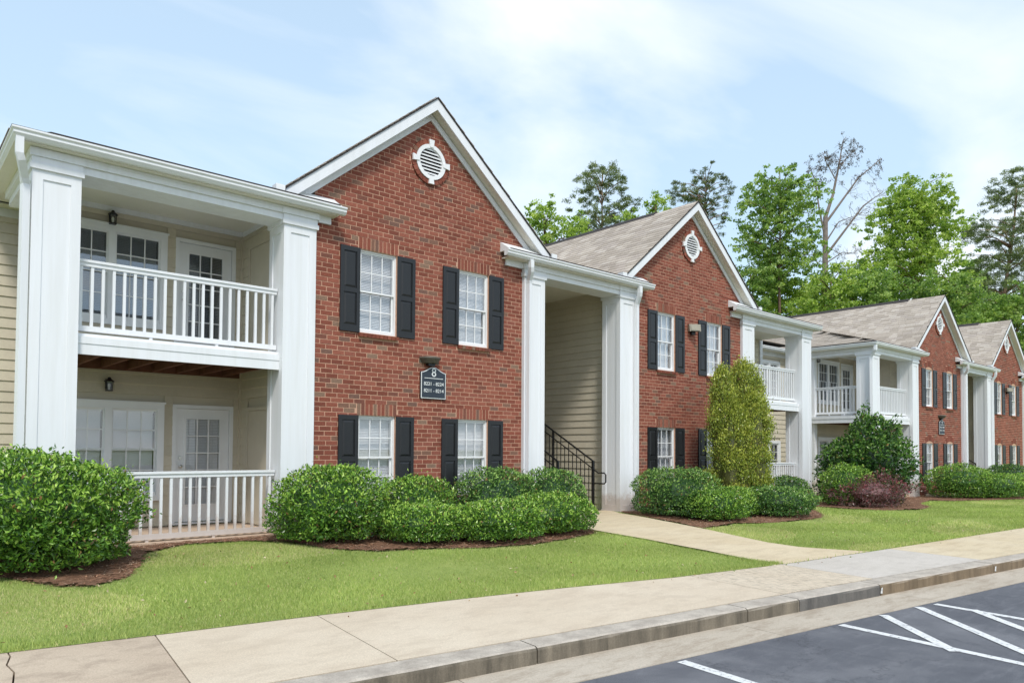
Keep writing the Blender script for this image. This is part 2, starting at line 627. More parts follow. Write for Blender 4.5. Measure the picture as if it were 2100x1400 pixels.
def add_pieces(name, pieces, mat, parent, root, nmax, rest_name):
    """pieces: (matrix in root space, colour). nearest nmax become objects, the rest one joined part"""
    rw = Matrix.Translation(root.location) @ root.rotation_euler.to_matrix().to_4x4()
    order = sorted(pieces, key=lambda p: ((rw @ p[0].translation) - CAM).length)
    for m, c in order[:nmax]:
        o = link(name, unit_cube(mat, c), parent)
        o.matrix_local = m
    rest = order[nmax:]
    if rest:
        V = np.concatenate([CV @ np.array(m.to_3x3()).T + np.array(m.translation) for m, c in rest])
        K = np.repeat(np.array([c for m, c in rest]), 8, axis=0)
        I = (CF[None, :] + 8 * np.arange(len(rest))[:, None]).ravel()
        o = array_mesh(rest_name, V, 4, I, K, mat, parent)
        o['kind'] = 'stuff'


BRICKS = [lin(*c) for c in ((140, 83, 68), (134, 78, 63), (147, 90, 74), (129, 75, 61), (122, 71, 58), (140, 86, 72))]
BRICKS_DARK = [lin(*c) for c in ((120, 78, 66), (126, 94, 79), (134, 108, 91), (116, 88, 77))]
BL, BC = 0.2065, 0.0766


def brick_col():
    return random.choice(BRICKS_DARK) if random.random() < 0.11 else random.choice(BRICKS)


def cut(iv, a, b):
    out = []
    for (p, q) in iv:
        if b <= p or a >= q:
            out.append((p, q))
        else:
            if a > p:
                out.append((p, a))
            if b < q:
                out.append((b, q))
    return out


def brick_field(x0, x1, z0, ztop, holes):
    """running bond between x0 and x1; ztop(x) gives the rake line; holes: functions z -> (a, b) or None"""
    P = []
    i = 0
    z = z0
    while True:
        zc = z + BC / 2
        iv = [(x0, x1)]
        for h in holes:
            r = h(zc)
            if r:
                iv = cut(iv, *r)
        off = (i % 2) * BL / 2 + 0.013 * math.sin(i * 1.7)
        any_ = False
        for (a, b) in iv:
            k = math.floor((a - off) / BL)
            while k * BL + off < b:
                p, q = max(a, k * BL + off), min(b, (k + 1) * BL + off)
                k += 1
                if q - p < 0.03:
                    continue
                if zc - 0.02 > ztop(min(abs(p - ztop.c), abs(q - ztop.c))):
                    continue
                any_ = True
                j = random.uniform(-.0015, .0015)
                P.append((bxm(p + .0065, q - .0065, j, .05, z + .0062, z + BC - .0062 + random.uniform(-.001, .001)), brick_col()))
        if z > 4.0 and not any_:
            break
        z += BC
        i += 1
        if z > 9:
            break
    return P


def siding(x0, x1, z0, z1, holes, col=lin(203, 194, 174)):
    """lapped boards on the plane y=0 facing -y; returns (matrix, colour)"""
    P = []
    e = 0.163
    z = z0
    while z < z1 - 0.02:
        t = min(z + e + 0.02, z1)
        iv = [(x0, x1)]
        for (a, b, c, d) in holes:
            if min(t - .02, d) - max(z, c) > 0.02:
                iv = cut(iv, a, b)
        g = random.uniform(0.97, 1.03)
        for (a, b) in iv:
            if b - a < 0.03:
                continue
            m = Matrix.Translation(((a + b) / 2, -0.018, (z + t) / 2)) @ Matrix.Rotation(math.radians(-6.5), 4, 'X') @ Matrix.Diagonal((b - a, 0.018, t - z, 1))
            P.append((m, tuple(c * g for c in col)))
        z += e
    return P


def place(P, M_):
    return [(M_ @ m, c) for m, c in P]


SHING = [lin(*c) for c in ((176, 165, 152), (169, 158, 145), (183, 172, 159), (163, 152, 140), (188, 178, 166), (174, 163, 152))]


def shingles(p0, u, v, length, height, keep=None, tab=0.31, ex=0.142):
    """tabs on a slope: p0 eave corner, u along the eave, v up the slope"""
    p0, u, v = Vector(p0), Vector(u).normalized(), Vector(v).normalized()
    if u.cross(v).z < 0:
        p0 = p0 + u * length
        u = -u
    n = u.cross(v).normalized()
    R = Matrix((u, v, n)).transposed().to_4x4() @ Matrix.Rotation(math.radians(-3.2), 4, 'X')
    P = []
    i = 0
    s = 0.0
    while s < height:
        a = -tab * random.random()
        hh = min(ex * 1.12, height - s)
        while a < length and hh > 0.02:
            ww = tab * random.choice((0.6, 0.8, 1.0, 1.0, 1.25))
            a_, b_ = max(a, 0.0), min(a + ww, length)
            c = p0 + u * ((a_ + b_) / 2) + v * (s + hh / 2)
            if b_ - a_ > 0.03 and (keep is None or keep(c)):
                m = Matrix.Translation(c + n * 0.012) @ R @ Matrix.Diagonal((b_ - a_ - 0.007, hh, 0.010, 1))
                P.append((m, random.choice(SHING)))
            a += ww
        s += ex
        i += 1
    return P


# ------------------------------------------------------------------ building parts
def window_unit(root, xc, z0, z1, wd, y, cover, arch=0.0, cols=3, zmeet=None, glass='glass', name='window', fwid=.030, sw=.026):
    """double hung window, frame front at y, opening wd x (z1-z0); parts: frame > sashes, panes, cover"""
    x0, x1 = xc - wd / 2, xc + wd / 2
    zm_ = zmeet if zmeet else (z0 + z1) / 2 + 0.01
    f = MB()
    f.box(x0, x0 + fwid, y, y + .11, z0, z1).box(x1 - fwid, x1, y, y + .11, z0, z1)
    f.box(x0 + fwid, x1 - fwid, y, y + .11, z1 - fwid, z1).box(x0 + fwid, x1 - fwid, y - .012, y + .11, z0, z0 + .05)
    if arch:
        R = wd * wd / (8 * arch) + arch / 2
        zc = z1 + arch - R
        th = math.asin(wd / 2 / R)
        poly = [(x0, z1)] + [(xc + R * math.sin(t), zc + R * math.cos(t)) for t in np.linspace(-th, th, 13)] + [(x1, z1)]
        f.prism(poly, y + .002, y + .10)
    fr = f.build(name, MT['vinyl'], root)
    for (a, b, yy, nm) in ((zm_ - .02, z1 - fwid, y + .018, 'upper_sash'), (z0 + .05, zm_ + .015, y + .05, 'lower_sash')):
        s = MB()
        p, q = x0 + fwid, x1 - fwid
        s.box(p, p + sw, yy, yy + .03, a, b).box(q - sw, q, yy, yy + .03, a, b)
        s.box(p + sw, q - sw, yy, yy + .03, a, a + sw).box(p + sw, q - sw, yy, yy + .03, b - sw, b)
        gx0, gx1, gz0, gz1 = p + sw, q - sw, a + sw, b - sw
        for k in range(1, cols):
            xx = gx0 + (gx1 - gx0) * k / cols
            s.box(xx - .008, xx + .008, yy + .004, yy + .022, gz0, gz1)
        zz_ = (gz0 + gz1) / 2
        for k in range(cols):
            s.box(gx0 + (gx1 - gx0) * k / cols + (.008 if k else 0), gx0 + (gx1 - gx0) * (k + 1) / cols - (.008 if k < cols - 1 else 0), yy + .004, yy + .022, zz_ - .008, zz_ + .008)
        s.build(nm, MT['vinyl'], fr)
        key = ('pane', round((gx1 - gx0) / cols, 3), round((gz1 - gz0) / 2, 3), glass)
        for k in range(cols):
            for r in range(2):
                if key not in CUBES:
                    me = MB().box(0, (gx1 - gx0) / cols, -.002, .002, 0, (gz1 - gz0) / 2).mesh('pane')
                    me.materials.append(MT[glass])
                    CUBES[key] = me
                o = link('pane', CUBES[key], fr)
                o.location = (gx0 + (gx1 - gx0) * k / cols, yy + .013, gz0 + (gz1 - gz0) * r / 2)
    yb = y + .125
    if cover in ('blind', 'blindgray'):
        b = MB()
        z = z0 + .04
        while z < z1 - .03:
            b.hexa([(x0 + .03, yb - .008, z), (x1 - .03, yb - .008, z), (x1 - .03, yb + .008, z + .0245), (x0 + .03, yb + .008, z + .0245),
                    (x0 + .03, yb - .008, z + .003), (x1 - .03, yb - .008, z + .003), (x1 - .03, yb + .008, z + .0265), (x0 + .03, yb + .008, z + .0265)])
            z += .0262
        b.box(x0 + .02, x1 - .02, yb - .014, yb + .014, z1 - .045, z1 - .01)
        b.build('window_blind', MT[cover], fr)
    elif cover == 'curtain':
        n = 60
        V, I = [], []
        for (p, q, zb_) in ((x0 + .02, xc - .02, z0 + .05), (xc + .0, x1 - .02, z0 + .05)):
            o = len(V)
            for k in range(n + 1):
                xx = p + (q - p) * k / n
                yy = yb + .02 + .013 * math.sin(k * .9 + xc * 7) + .006 * math.sin(k * 2.3)
                V += [(xx, yy, zb_), (xx, yy, z1 - .03)]
            for k in range(n):
                I += [o + 2 * k, o + 2 * k + 2, o + 2 * k + 3, o + 2 * k + 1]
        array_mesh('curtain', np.array(V), 4, np.array(I), None, MT['curtain'], fr, True)
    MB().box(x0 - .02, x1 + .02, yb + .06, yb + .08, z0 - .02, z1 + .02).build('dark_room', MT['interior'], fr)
    return fr


def shutter(root, x0, x1, z0, z1, y):
    k = ('shutter', round(x1 - x0, 3), round(z1 - z0, 3))
    W, H = x1 - x0, z1 - z0
    if k not in CUBES:
        b = MB()
        st = .062
        rails = [(0, .105), (.46 * H, .46 * H + .075), (H - .075, H)]
        b.box(0, st, 0, .028, 0, H).box(W - st, W, 0, .028, 0, H)
        for (p, q) in rails:
            b.box(st, W - st, 0, .028, p, q)
        b.box(st, W - st, .016, .027, .105, H - .075)
        me = b.mesh('shutter')
        me.materials.append(MT['shutter'])
        pn = []
        for (p, q) in ((.105, .46 * H), (.46 * H + .075, H - .075)):
            c = MB()
            a0, a1 = (st + .012, p + .012), (W - st - .012, q - .012)
            i0, i1 = (a0[0] + .03, a0[1] + .03), (a1[0] - .03, a1[1] - .03)
            c.hexa([(i0[0], .003, i0[1]), (i1[0], .003, i0[1]), (a1[0], .0155, a0[1]), (a0[0], .0155, a0[1]),
                    (i0[0], .003, i1[1]), (i1[0], .003, i1[1]), (a1[0], .0155, a1[1]), (a0[0], .0155, a1[1])])
            m2 = c.mesh('raised_panel')
            m2.materials.append(MT['shutter'])
            pn.append(m2)
        CUBES[k] = (me, pn)
    me, pn = CUBES[k]
    o = link('shutter', me, root)
    o.location = (x0, y - .03, z0)
    for m2 in pn:
        link('raised_panel', m2, o)
    return o


def column(root, x0, x1, y0, y1, z0, z1):
    """square boxed column with recessed panels; capital and plinth are its pieces"""
    st, rc = .115, .016
    b = MB()
    b.box(x0 + rc, x1 - rc, y0 + rc, y1 - rc, z0, z1)
    zt, zb_ = z1 - .115, z0 + .19
    for (a, c) in ((x0, x0 + st), (x1 - st, x1)):
        for (d, e) in ((y0, y0 + st), (y1 - st, y1)):
            b.box(a, c, d, e, z0, z1)
    for (p, q) in ((z0, zb_), (zt, z1)):
        b.box(x0 + st, x1 - st, y0, y0 + rc + .002, p, q).box(x0 + st, x1 - st, y1 - rc - .002, y1, p, q)
        b.box(x0, x0 + rc + .002, y0 + st, y1 - st, p, q).box(x1 - rc - .002, x1, y0 + st, y1 - st, p, q)
    o = b.build('column', MT['white'], root)
    c = MB()
    c.box(x0 - .028, x1 + .028, y0 - .028, y1 + .028, z1, z1 + .07)
    c.box(x0 - .012, x1 + .012, y0 - .012, y1 + .012, z1 + .07, z1 + .155)
    c.box(x0 - .035, x1 + .035, y0 - .035, y1 + .035, z1 + .155, z1 + .255)
    c.build('capital', MT['white'], o)
    MB().box(x0 - .014, x1 + .014, y0 - .014, y1 + .014, z0 - .004, z0 + .075).build('plinth', MT['white'], o)
    return o


BAL = {}


def railing(root, p, q, zb, zt, n, name='railing'):
    """from p to q (x, y), bottom bar zb .. cap top zt, n balusters"""
    p, q = Vector((p[0], p[1], 0)), Vector((q[0], q[1], 0))
    L = (q - p).length
    a = math.atan2(q.y - p.y, q.x - p.x)
    t = MB()
    t.box(0, L, -.045, .045, zt - zb - .034, zt - zb).box(0, L, -.028, .028, zt - zb - .085, zt - zb - .034)
    o = t.build(name, MT['white'], root)
    o.location = (p.x, p.y, zb)
    o.rotation_euler = (0, 0, a)
    MB().box(0, L, -.03, .03, 0, .07).build('bottom_rail', MT['white'], o)
    k = round(zt - zb, 3)
    if k not in BAL:
        me = MB().box(-.0175, .0175, -.0175, .0175, .07, zt - zb - .085).mesh('baluster')
        me.materials.append(MT['white'])
        BAL[k] = me
    for i in range(n):
        b = link('baluster', BAL[k], o)
        b.location = ((i + .5) * L / n, 0, 0)
    for i in (0.34, 0.67):
        MB().box(L * i - .02, L * i + .02, -.02, .02, -.05, 0).build('rail_foot', MT['white'], o)
    return o


def glass_door(root, x0, x1, z0, z1, y, cover):
    """patio door with 3 x 5 lights, casing front at y"""
    cs = MB()
    c = .062
    cs.box(x0, x0 + c, y - .03, y + .03, z0, z1).box(x1 - c, x1, y - .03, y + .03, z0, z1).box(x0 + c, x1 - c, y - .03, y + .03, z1 - c, z1)
    cs.box(x0 + .02, x1 - .02, y - .05, y + .03, z0 - .03, z0)
    d = cs.build('door', MT['trimwhite'], root)
    a, b = x0 + c + .006, x1 - c - .006
    t = z1 - c - .006
    g0, g1, h0, h1 = a + .155, b - .155, z0 + .30, t - .165
    s = MB()
    s.box(a, g0, y + .004, y + .045, z0 + .012, t).box(g1, b, y + .004, y + .045, z0 + .012, t)
    s.box(g0, g1, y + .004, y + .045, z0 + .012, h0).box(g0, g1, y + .004, y + .045, h1, t)
    for k in (1, 2):
        xx = g0 + (g1 - g0) * k / 3
        s.box(xx - .01, xx + .01, y - .002, y + .03, h0, h1)
    for r in range(1, 5):
        zz_ = h0 + (h1 - h0) * r / 5
        for k in range(3):
            s.box(g0 + (g1 - g0) * k / 3 + (.01 if k else 0), g0 + (g1 - g0) * (k + 1) / 3 - (.01 if k < 2 else 0), y - .002, y + .03, zz_ - .009, zz_ + .009)
    s.box(g0 - .03, g0, y - .01, y + .004, h0 - .03, h1 + .03).box(g1, g1 + .03, y - .01, y + .004, h0 - .03, h1 + .03)
    s.box(g0, g1, y - .01, y + .004, h0 - .03, h0).box(g0, g1, y - .01, y + .004, h1, h1 + .03)
    s.build('door_leaf', MT['trimwhite'], d)
    for k in range(3):
        for r in range(5):
            MB().box(g0 + (g1 - g0) * k / 3, g0 + (g1 - g0) * (k + 1) / 3, y + .012, y + .016, h0 + (h1 - h0) * r / 5, h0 + (h1 - h0) * (r + 1) / 5).build('pane', MT['darkglass' if cover == 'blindgray' else 'glass'], d)
    bl = MB()
    z = h0
    while z < h1:
        bl.hexa([(g0, y + .055, z), (g1, y + .055, z), (g1, y + .071, z + .021), (g0, y + .071, z + .021),
                 (g0, y + .055, z + .003), (g1, y + .055, z + .003), (g1, y + .071, z + .024), (g0, y + .071, z + .024)])
        z += .0262
    bl.build('door_blind', MT[cover], d)
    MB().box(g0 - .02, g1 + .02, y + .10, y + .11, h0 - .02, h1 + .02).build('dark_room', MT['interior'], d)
    k = MB()
    zz_ = z0 + .93
    k.tube([(a + .07, y + .004, zz_), (a + .07, y - .035, zz_)], .011, 8)
    k.lathe([(.001, -.03), (.026, -.02), (.03, 0), (.024, .016), (.001, .02)], 0, 0, 12)
    vv = k.v[16:]
    k.v[16:] = [(a + .07 + p_, y - .045 - r_, zz_ + q_) for (p_, q_, r_) in vv]
    k.build('door_knob', MT['nickel'], d, True)
    m = MB().tube([(a + .07, y + .004, zz_ + .14), (a + .07, y - .014, zz_ + .14)], .03, 14)
    m.build('deadbolt', MT['nickel'], d)
    return d


def round_vent(root, xc, zc, y):
    b = MB()
    n = 40
    R0, R1 = .243, .312
    for k in range(n):
        a0, a1 = 2 * PI * k / n, 2 * PI * (k + 1) / n
        P = []
        for yy in (y - .05, y + .02):
            for (r, a) in ((R0, a0), (R1, a0), (R1, a1), (R0, a1)):
                P.append((xc + r * math.cos(a), yy, zc + r * math.sin(a)))
        b.hexa(P)
    o = b.build('gable_vent', MT['vinyl'], root)
    for k in range(4):
        a = k * PI / 2
        ca, sa = math.cos(a), math.sin(a)
        P = []
        for yy in (y - .065, y + .0):
            for (r, t) in ((R1 - .055, -.036), (R1 + .082, -.056), (R1 + .082, .056), (R1 - .055, .036)):
                P.append((xc + r * ca - t * sa, yy, zc + r * sa + t * ca))
        MB().hexa(P).build('keystone', MT['vinyl'], o)
    for k in range(8):
        zz_ = zc - .215 + k * .0605
        h = math.sqrt(max(.001, R0 ** 2 - (zz_ - zc + .012) ** 2))
        MB().hexa([(xc - h, y - .03, zz_), (xc + h, y - .03, zz_), (xc + h, y + .035, zz_ + .03), (xc - h, y + .035, zz_ + .03),
                   (xc - h, y - .03, zz_ + .026), (xc + h, y - .03, zz_ + .026), (xc + h, y + .035, zz_ + .046), (xc - h, y + .035, zz_ + .046)]).build('louvre', MT['vinyl'], o)
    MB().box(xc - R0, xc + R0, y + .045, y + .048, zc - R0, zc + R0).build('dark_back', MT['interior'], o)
    return o


def downspout(root, pts):
    o = MB().tube(pts, .058, 4, twist=PI / 4).build('downspout', MT['white'], root)
    return o


def gutter_run(root, p, q, z, out, name='gutter', mitre=(0, 0)):
    """K-style gutter from p to q (x, y = outer top edge line), out = unit vector pointing away from the house"""
    p, q, o_ = Vector((p[0], p[1], 0)), Vector((q[0], q[1], 0)), Vector((out[0], out[1], 0))
    prof = [(0, 0), (-.012, .0), (-.012, -.012), (-.028, -.03), (-.03, -.06), (-.06, -.112), (-.13, -.112), (-.13, 0.0), (-.118, 0), (-.118, -.1), (-.065, -.1), (-.02, -.03)]
    prof = [(0, 0), (0, -.022), (-.02, -.042), (-.02, -.07), (-.055, -.112), (-.128, -.112), (-.128, -.004), (-.118, -.004), (-.118, -.10), (-.06, -.10), (-.012, -.02), (-.012, 0)]
    d = (q - p).normalized()
    b = MB()
    o = 0
    n = len(prof)
    for e, s in ((p, mitre[0]), (q, mitre[1])):
        for (a, h) in prof:
            b.v.append(tuple(e + o_ * a + d * (a * s) + Vector((0, 0, z + h))))
    for i in range(n):
        j = (i + 1) % n
        b.f.append((i, j, n + j, n + i))
    for s, e in ((0, -1), (n, 1)):
        # end plates
        b.f.append(tuple(range(s, s + 6)) + (s + 6,))
    return b.build(name, MT['trimwhite'], root)


WIN = ((-1.02, 3.31, 4.69), (1.02, 3.31, 4.69), (-1.02, .55, 1.94), (1.02, .55, 1.94))


def gable(root, xc, xl, xr, arch, vis_shingles):
    """brick gable bay centred at xc; returns brick pieces and shingle pieces (root space)"""
    holes = []
    wd = .72
    ar = .085 if arch else 0.0
    for (wx, a, b) in WIN:
        X = xc + wx
        holes.append(lambda z, X=X, a=a, b=b: (X - wd / 2, X + wd / 2) if a - .005 < z < b else None)
        holes.append(lambda z, X=X, a=a: (X - wd / 2 - .02, X + wd / 2 + .02) if a - .08 < z <= a - .005 else None)
        if arch:
            R = wd * wd / (8 * ar) + ar / 2

            def hh(z, X=X, b=b, R=R):
                if not (b <= z < b + ar + .20):
                    return None
                zc = b + ar - R
                h = min(.445, math.sqrt(max(0, (R + .205) ** 2 - (z - zc) ** 2)))
                return (X - h, X + h)
            holes.append(hh)
        else:
            holes.append(lambda z, X=X, b=b: (X - .388, X + .388) if b <= z < b + .205 else None)
    vz = 6.487

    def hv(z):
        r = .402 ** 2 - (z - vz) ** 2
        return (xc - math.sqrt(r), xc + math.sqrt(r)) if r > 0 else None
    holes.append(hv)

    def ztop(d):
        return 7.26 - .82 * d
    ztop.c = xc
    P = brick_field(xl, xr, -.32, ztop, holes)
    for (wx, a, b) in WIN:
        X = xc + wx
        n = 10
        if arch:
            R = wd * wd / (8 * ar) + ar / 2
            zc = b + ar - R
            th = math.asin(wd / 2 / R) * 1.05
            for k in range(11):
                t = -th + 2 * th * (k + .5) / 11
                m = Matrix.Translation((X, 0, zc)) @ Matrix.Rotation(t, 4, 'Y') @ bxm(-.034, .034, -.004, .05, R + .004, R + .2)
                P.append((m, brick_col()))
        else:
            for k in range(n):
                x = X - n * BC / 2 + k * BC
                c = random.choice(BRICKS_DARK) if random.random() < .3 else random.choice(BRICKS)
                P.append((bxm(x + .008, x + BC - .008, -.003, .05, b + .009, b + .197), c))
        for k in range(10):
            x = X - .38 + k * .076
            m = Matrix.Translation((x + .038, .0, a - .04)) @ Matrix.Rotation(math.radians(9), 4, 'X') @ Matrix.Diagonal((.067, .13, .06, 1))
            P.append((m, brick_col()))
    nr = 26
    for k in range(nr):
        t = 2 * PI * (k + .5) / nr
        m = Matrix.Translation((xc, 0, vz)) @ Matrix.Rotation(t, 4, 'Y') @ bxm(-.041, .041, -.032, .05, .314, .398)
        P.append((m, brick_col()))
    # window openings, shutters, vent
    for (wx, a, b) in WIN:
        X = xc + wx
        cover = 'curtain' if (xc > 5 and not arch) else 'blind'
        window_unit(root, X, a, b, wd - .004, .035, cover, ar)
        shutter(root, X - wd / 2 - .36, X - wd / 2 - .003, a - .01, b, 0)
        shutter(root, X + wd / 2 + .003, X + wd / 2 + .36, a - .01, b, 0)
    round_vent(root, xc, vz, 0)
    # rake trim
    s = .82
    ze = 2.77
    top, fh = 7.56, .194
    for sg, nm in ((-1, 'rake_board'), (1, 'rake_board')):
        def pl(z_apex, dz, d):
            return [(xc, z_apex), (xc + sg * d, z_apex - s * d), (xc + sg * d, z_apex - s * d - dz), (xc, z_apex - dz)]
        rb = MB().prism(pl(top, fh, ze), -.225, -.195).build(nm, MT['white'], root)
        MB().prism(pl(top - fh + .032, .012, ze - .02), -.195, -.001).build('rake_soffit', MT['soffit'], rb)
        MB().prism(pl(7.24 + .125, .125, ze - .32), -.03, -.004).build('frieze_board', MT['white'], rb)
        MB().prism(pl(top + .018, .018, ze + .01), -.235, -.19).build('drip_edge', MT['roofedge'], rb)
    for sg in (-1, 1):
        MB().box(xc + sg * (ze + .10) - .07, xc + sg * (ze + .10) + .07, -.27, -.12, 5.21, 5.32).build('kickout_flashing', MT['trimwhite'], root)
    # roof slopes
    sh = []
    for sg in (-1, 1):
        poly = [(xc, top + .03), (xc + sg * (ze + .02), top + .03 - s * (ze + .02)), (xc + sg * (ze + .02), top + .005 - s * (ze + .02)), (xc, top + .005)]
        r = MB().prism(poly, -.245, 7.4).build('gable_roof', MT['roofedge'], root)
        if sg == -1:
            rleft = r
        L = 7.6
        H = ze * math.sqrt(1 + s * s)
        P2 = shingles((xc + sg * (ze + .02), -.24, top + .03 - s * (ze + .02)), (0, 1, 0), (-sg, 0, s), L, H - .01, None, .31 if sg < 0 else .62, .142 if sg < 0 else .284)
        sh.append((r, P2, sg))
    MB().prism([(xc - .13, top + .055 - .13 * s + .02), (xc, top + .075), (xc + .13, top + .055 - .13 * s + .02), (xc + .13, top + .05 - .13 * s), (xc, top + .05), (xc - .13, top + .05 - .13 * s)], 1.05, 7.4).build('ridge_cap', MT['roofedge'], rleft)
    return P, sh


def eave_return(root, x0, x1, z):
    """little metal-capped roof piece where an eave dies into the brick"""
    MB().prism([(-.30, z + .002), (-.004, z + .002), (-.004, z + .19)], x0, x1, 'x').build('eave_return', MT['trimwhite'], root)


def apartment(root, second):
    Z_G = 5.196
    cols = {'c1': (-5.95, -5.42), 'c2': (-2.72, -2.19), 'c3': (2.24, 2.80), 'c4': (5.14, 5.69), 'c5': (10.22, 10.82), 'c6': (13.52, 14.10)}
    if second:
        cols.pop('c6')
    for k, (a, b) in cols.items():
        column(root, a, b, -.07, .46, -.02 if k not in ('c1', 'c2') else .0, 4.81)
    # ---- brick bays
    # mortar bed with real window openings
    def bed(xc, xl, xr):
        b = MB()
        xs = sorted([xl, xr] + [xc + q for w_ in (-1.02, 1.02) for q in (w_ - .36, w_ + .36)])
        zs = [-.32, .55, 1.94, 3.31, 4.69, 5.45]
        for i in range(5):
            for j in range(5):
                if i in (1, 3) and j in (1, 3):
                    continue
                b.box(xs[i], xs[i + 1], .004, .16, zs[j], zs[j + 1])
        for k in range(2):
            sgn = (-1, 1)[k]
            e = (xl, xr)[k]
            d = abs(e - xc)
            # gable field either side of the vent
            b.prism([(xc + sgn * .30, 5.45), (e, 5.45), (e, 7.27 - .82 * d), (xc + sgn * .30, 7.27 - .82 * .30)], .004, .16)
        b.box(xc - .30, xc + .30, .004, .16, 5.45, 6.487 - .30)
        b.prism([(xc - .30, 6.487 + .30), (xc + .30, 6.487 + .30), (xc + .30, 7.27 - .82 * .30), (xc, 7.30), (xc - .30, 7.27 - .82 * .30)], .004, .16)
        b.box(xc - .30, xc + .30, .06, .16, 6.187, 6.787)
        return b.build('brick_wall', MT['mortar'], root)
    w1 = bed(0, -2.19, 2.24)
    P1, S1 = gable(root, 0, -2.19, 2.24, second, True)
    w2 = bed(7.94, 5.69, 10.22)
    P2, S2 = gable(root, 7.94, 5.69, 10.22, second, True)
    if second:
        add_pieces('brick', P1 + P2, MT['brick'], w1, root, 0, 'brickwork')
    else:
        add_pieces('brick', P1 + P2, MT['brick'], w1, root, 300, 'brickwork')
    for S, big in ((S1, False), (S2, True)):
        for r, pcs, sg in S:
            n = 300 if (big and sg < 0 and not second) else 0
            add_pieces('shingle', pcs, MT['shingle'], r, root, n, 'shingles')

    # ---- main hip roof (front slope stays under the line of sight from the street)
    x0, x1, y0, y1 = -5.8, 13.96, .10, 15.0
    s = .31
    if second:
        x1 = 11.0
    yr = (y0 + y1) / 2
    hr = s * (yr - y0)
    zr = Z_G + .012 + s * .40
    xa, xb = x0 + (yr - y0), x1 - (yr - y0)
    b = MB()
    b.v = [(x0, y0, zr), (x1, y0, zr), (x1, y1, zr), (x0, y1, zr), (xa, yr, zr + hr), (xb, yr, zr + hr)]
    b.f = [(0, 1, 5, 4), (1, 2, 5), (2, 3, 4, 5), (3, 0, 4), (0, 3, 2, 1)]
    mr = b.build('main_roof', MT['roofedge'], root)
    k = math.sqrt(1 + s * s)
    zf = Z_G + .012
    for (a, b_) in ((-5.8, -1.9), (1.7, 6.0), (9.66, x1 + .4)):
        pr = MB().prism([(-.30, zf - .01), (.12, zf + s * .42 - .01), (.12, zf + s * .42 + .02), (-.30, zf + .018)], a, b_, 'x').build('porch_roof_edge', MT['roofedge'], root)
    b = MB()
    b.v = [(-6.2, -.30, zf), (-6.2, y1, zf), (-5.79, y1, zr), (-5.79, .10, zr), (-6.2, -.30, zf - .02), (-6.2, y1, zf - .02), (-5.79, y1, zr - .02), (-5.79, .10, zr - .02)]
    b.f = [(0, 1, 2, 3), (4, 5, 6, 7), (0, 1, 5, 4), (1, 2, 6, 5), (2, 3, 7, 6), (3, 0, 4, 7)]
    b.build('side_roof_edge', MT['roofedge'], root)
    b = MB()
    b.v = [(-6.2, -.30, zf), (-5.79, -.30, zf), (-5.79, .11, zr)]
    b.f = [(0, 1, 2)]
    b.build('side_roof_edge', MT['roofedge'], root)
    pcs = shingles((-6.2, -.30, zf), (0, 1, 0), (1, 0, s), y1 + .3, (yr - y0 + .4) * k - .05,
                   lambda c: c.y + .30 > c.x + 6.2 + (.22 if c.x < -5.7 else (-.16 if second else .4)) and y1 - c.y > c.x - x0 - .1)
    pcs += shingles((x0, y0, zr), (1, 0, 0), (0, 1, s), x1 - x0, (yr - y0) * k - .05,
                    lambda c: c.x - x0 > c.y - y0 - (.25 if second else -.6) and x1 - c.x > c.y - y0 - .1, .62, .284)
    add_pieces('shingle', pcs, MT['shingle'], mr, root, 0, 'shingles')

    # ---- eaves: gutters, soffits, beams
    gutter_run(root, (-6.2, -.32), (-1.79, -.32), Z_G, (0, -1), mitre=(-1, 0))
    gutter_run(root, (-6.2, 2.6), (-6.2, -.32), Z_G, (-1, 0), mitre=(0, 1))
    eave_return(root, -2.66, -1.86, Z_G)
    gutter_run(root, (1.60, -.32), (6.10, -.32), Z_G, (0, -1))
    eave_return(root, 1.66, 2.55, Z_G)
    eave_return(root, 5.35, 6.02, Z_G)
    xe = 14.36 if not second else 11.4
    gutter_run(root, (9.56, -.32), (xe, -.32), Z_G, (0, -1))
    eave_return(root, 9.62, 10.5, Z_G)
    for (a, b_) in ((-6.15, -1.88), (1.70, 6.0), (9.68, xe)):
        MB().box(a, b_, -.205, .42, 5.07, 5.088).build('eave_soffit', MT['soffit'], root)
    MB().box(-6.15, -5.4, .421, 2.6, 5.07, 5.088).build('eave_soffit', MT['soffit'], root)
    # frieze blocks that run past the columns against the brick
    for (a, b_) in ((-2.155, -1.93), (1.78, 2.205), (5.725, 5.95), (9.72, 10.185)):
        MB().box(a, b_, -.05, -.004, 4.955, 5.069).build('frieze_block', MT['white'], root)
    spans = [(-5.42, -2.72), (2.80, 5.14)] + ([(10.82, 13.52)] if not second else [(10.82, 11.4)])
    for (a, b_) in spans:
        bm_ = MB()
        bm_.box(a, b_, -.055, .44, 4.87, 4.968).box(a, b_, -.09, .44, 4.968, 5.069)
        bm_.box(a + .036, b_ - .036, -.101, -.06, 5.035, 5.0675)
        bm_.build('porch_beam', MT['white'], root)
    sb = MB().box(-5.93, -5.46, .46, 2.1, 4.87, 4.968).box(-5.98, -5.46, .46, 2.1, 4.968, 5.069)
    sb.build('porch_beam', MT['white'], root)
    ce = MB().box(-5.46, -2.45, .44, 2.12, 5.165, 5.19)
    ce.box(2.5, 5.44, .44, 14.0, 5.089, 5.12)
    if not second:
        ce.box(10.5, 14.9, .44, 2.12, 5.09, 5.12)
    ce.build('porch_ceiling', MT['soffit'], root)
    MB().box(-5.46, -2.45, 2.04, 2.10, 5.088, 5.165).box(-2.54, -2.48, .44, 2.04, 5.088, 5.165).box(-5.46, -2.54, .44, .47, 5.07, 5.165).build('ceiling_trim', MT['white'], root)

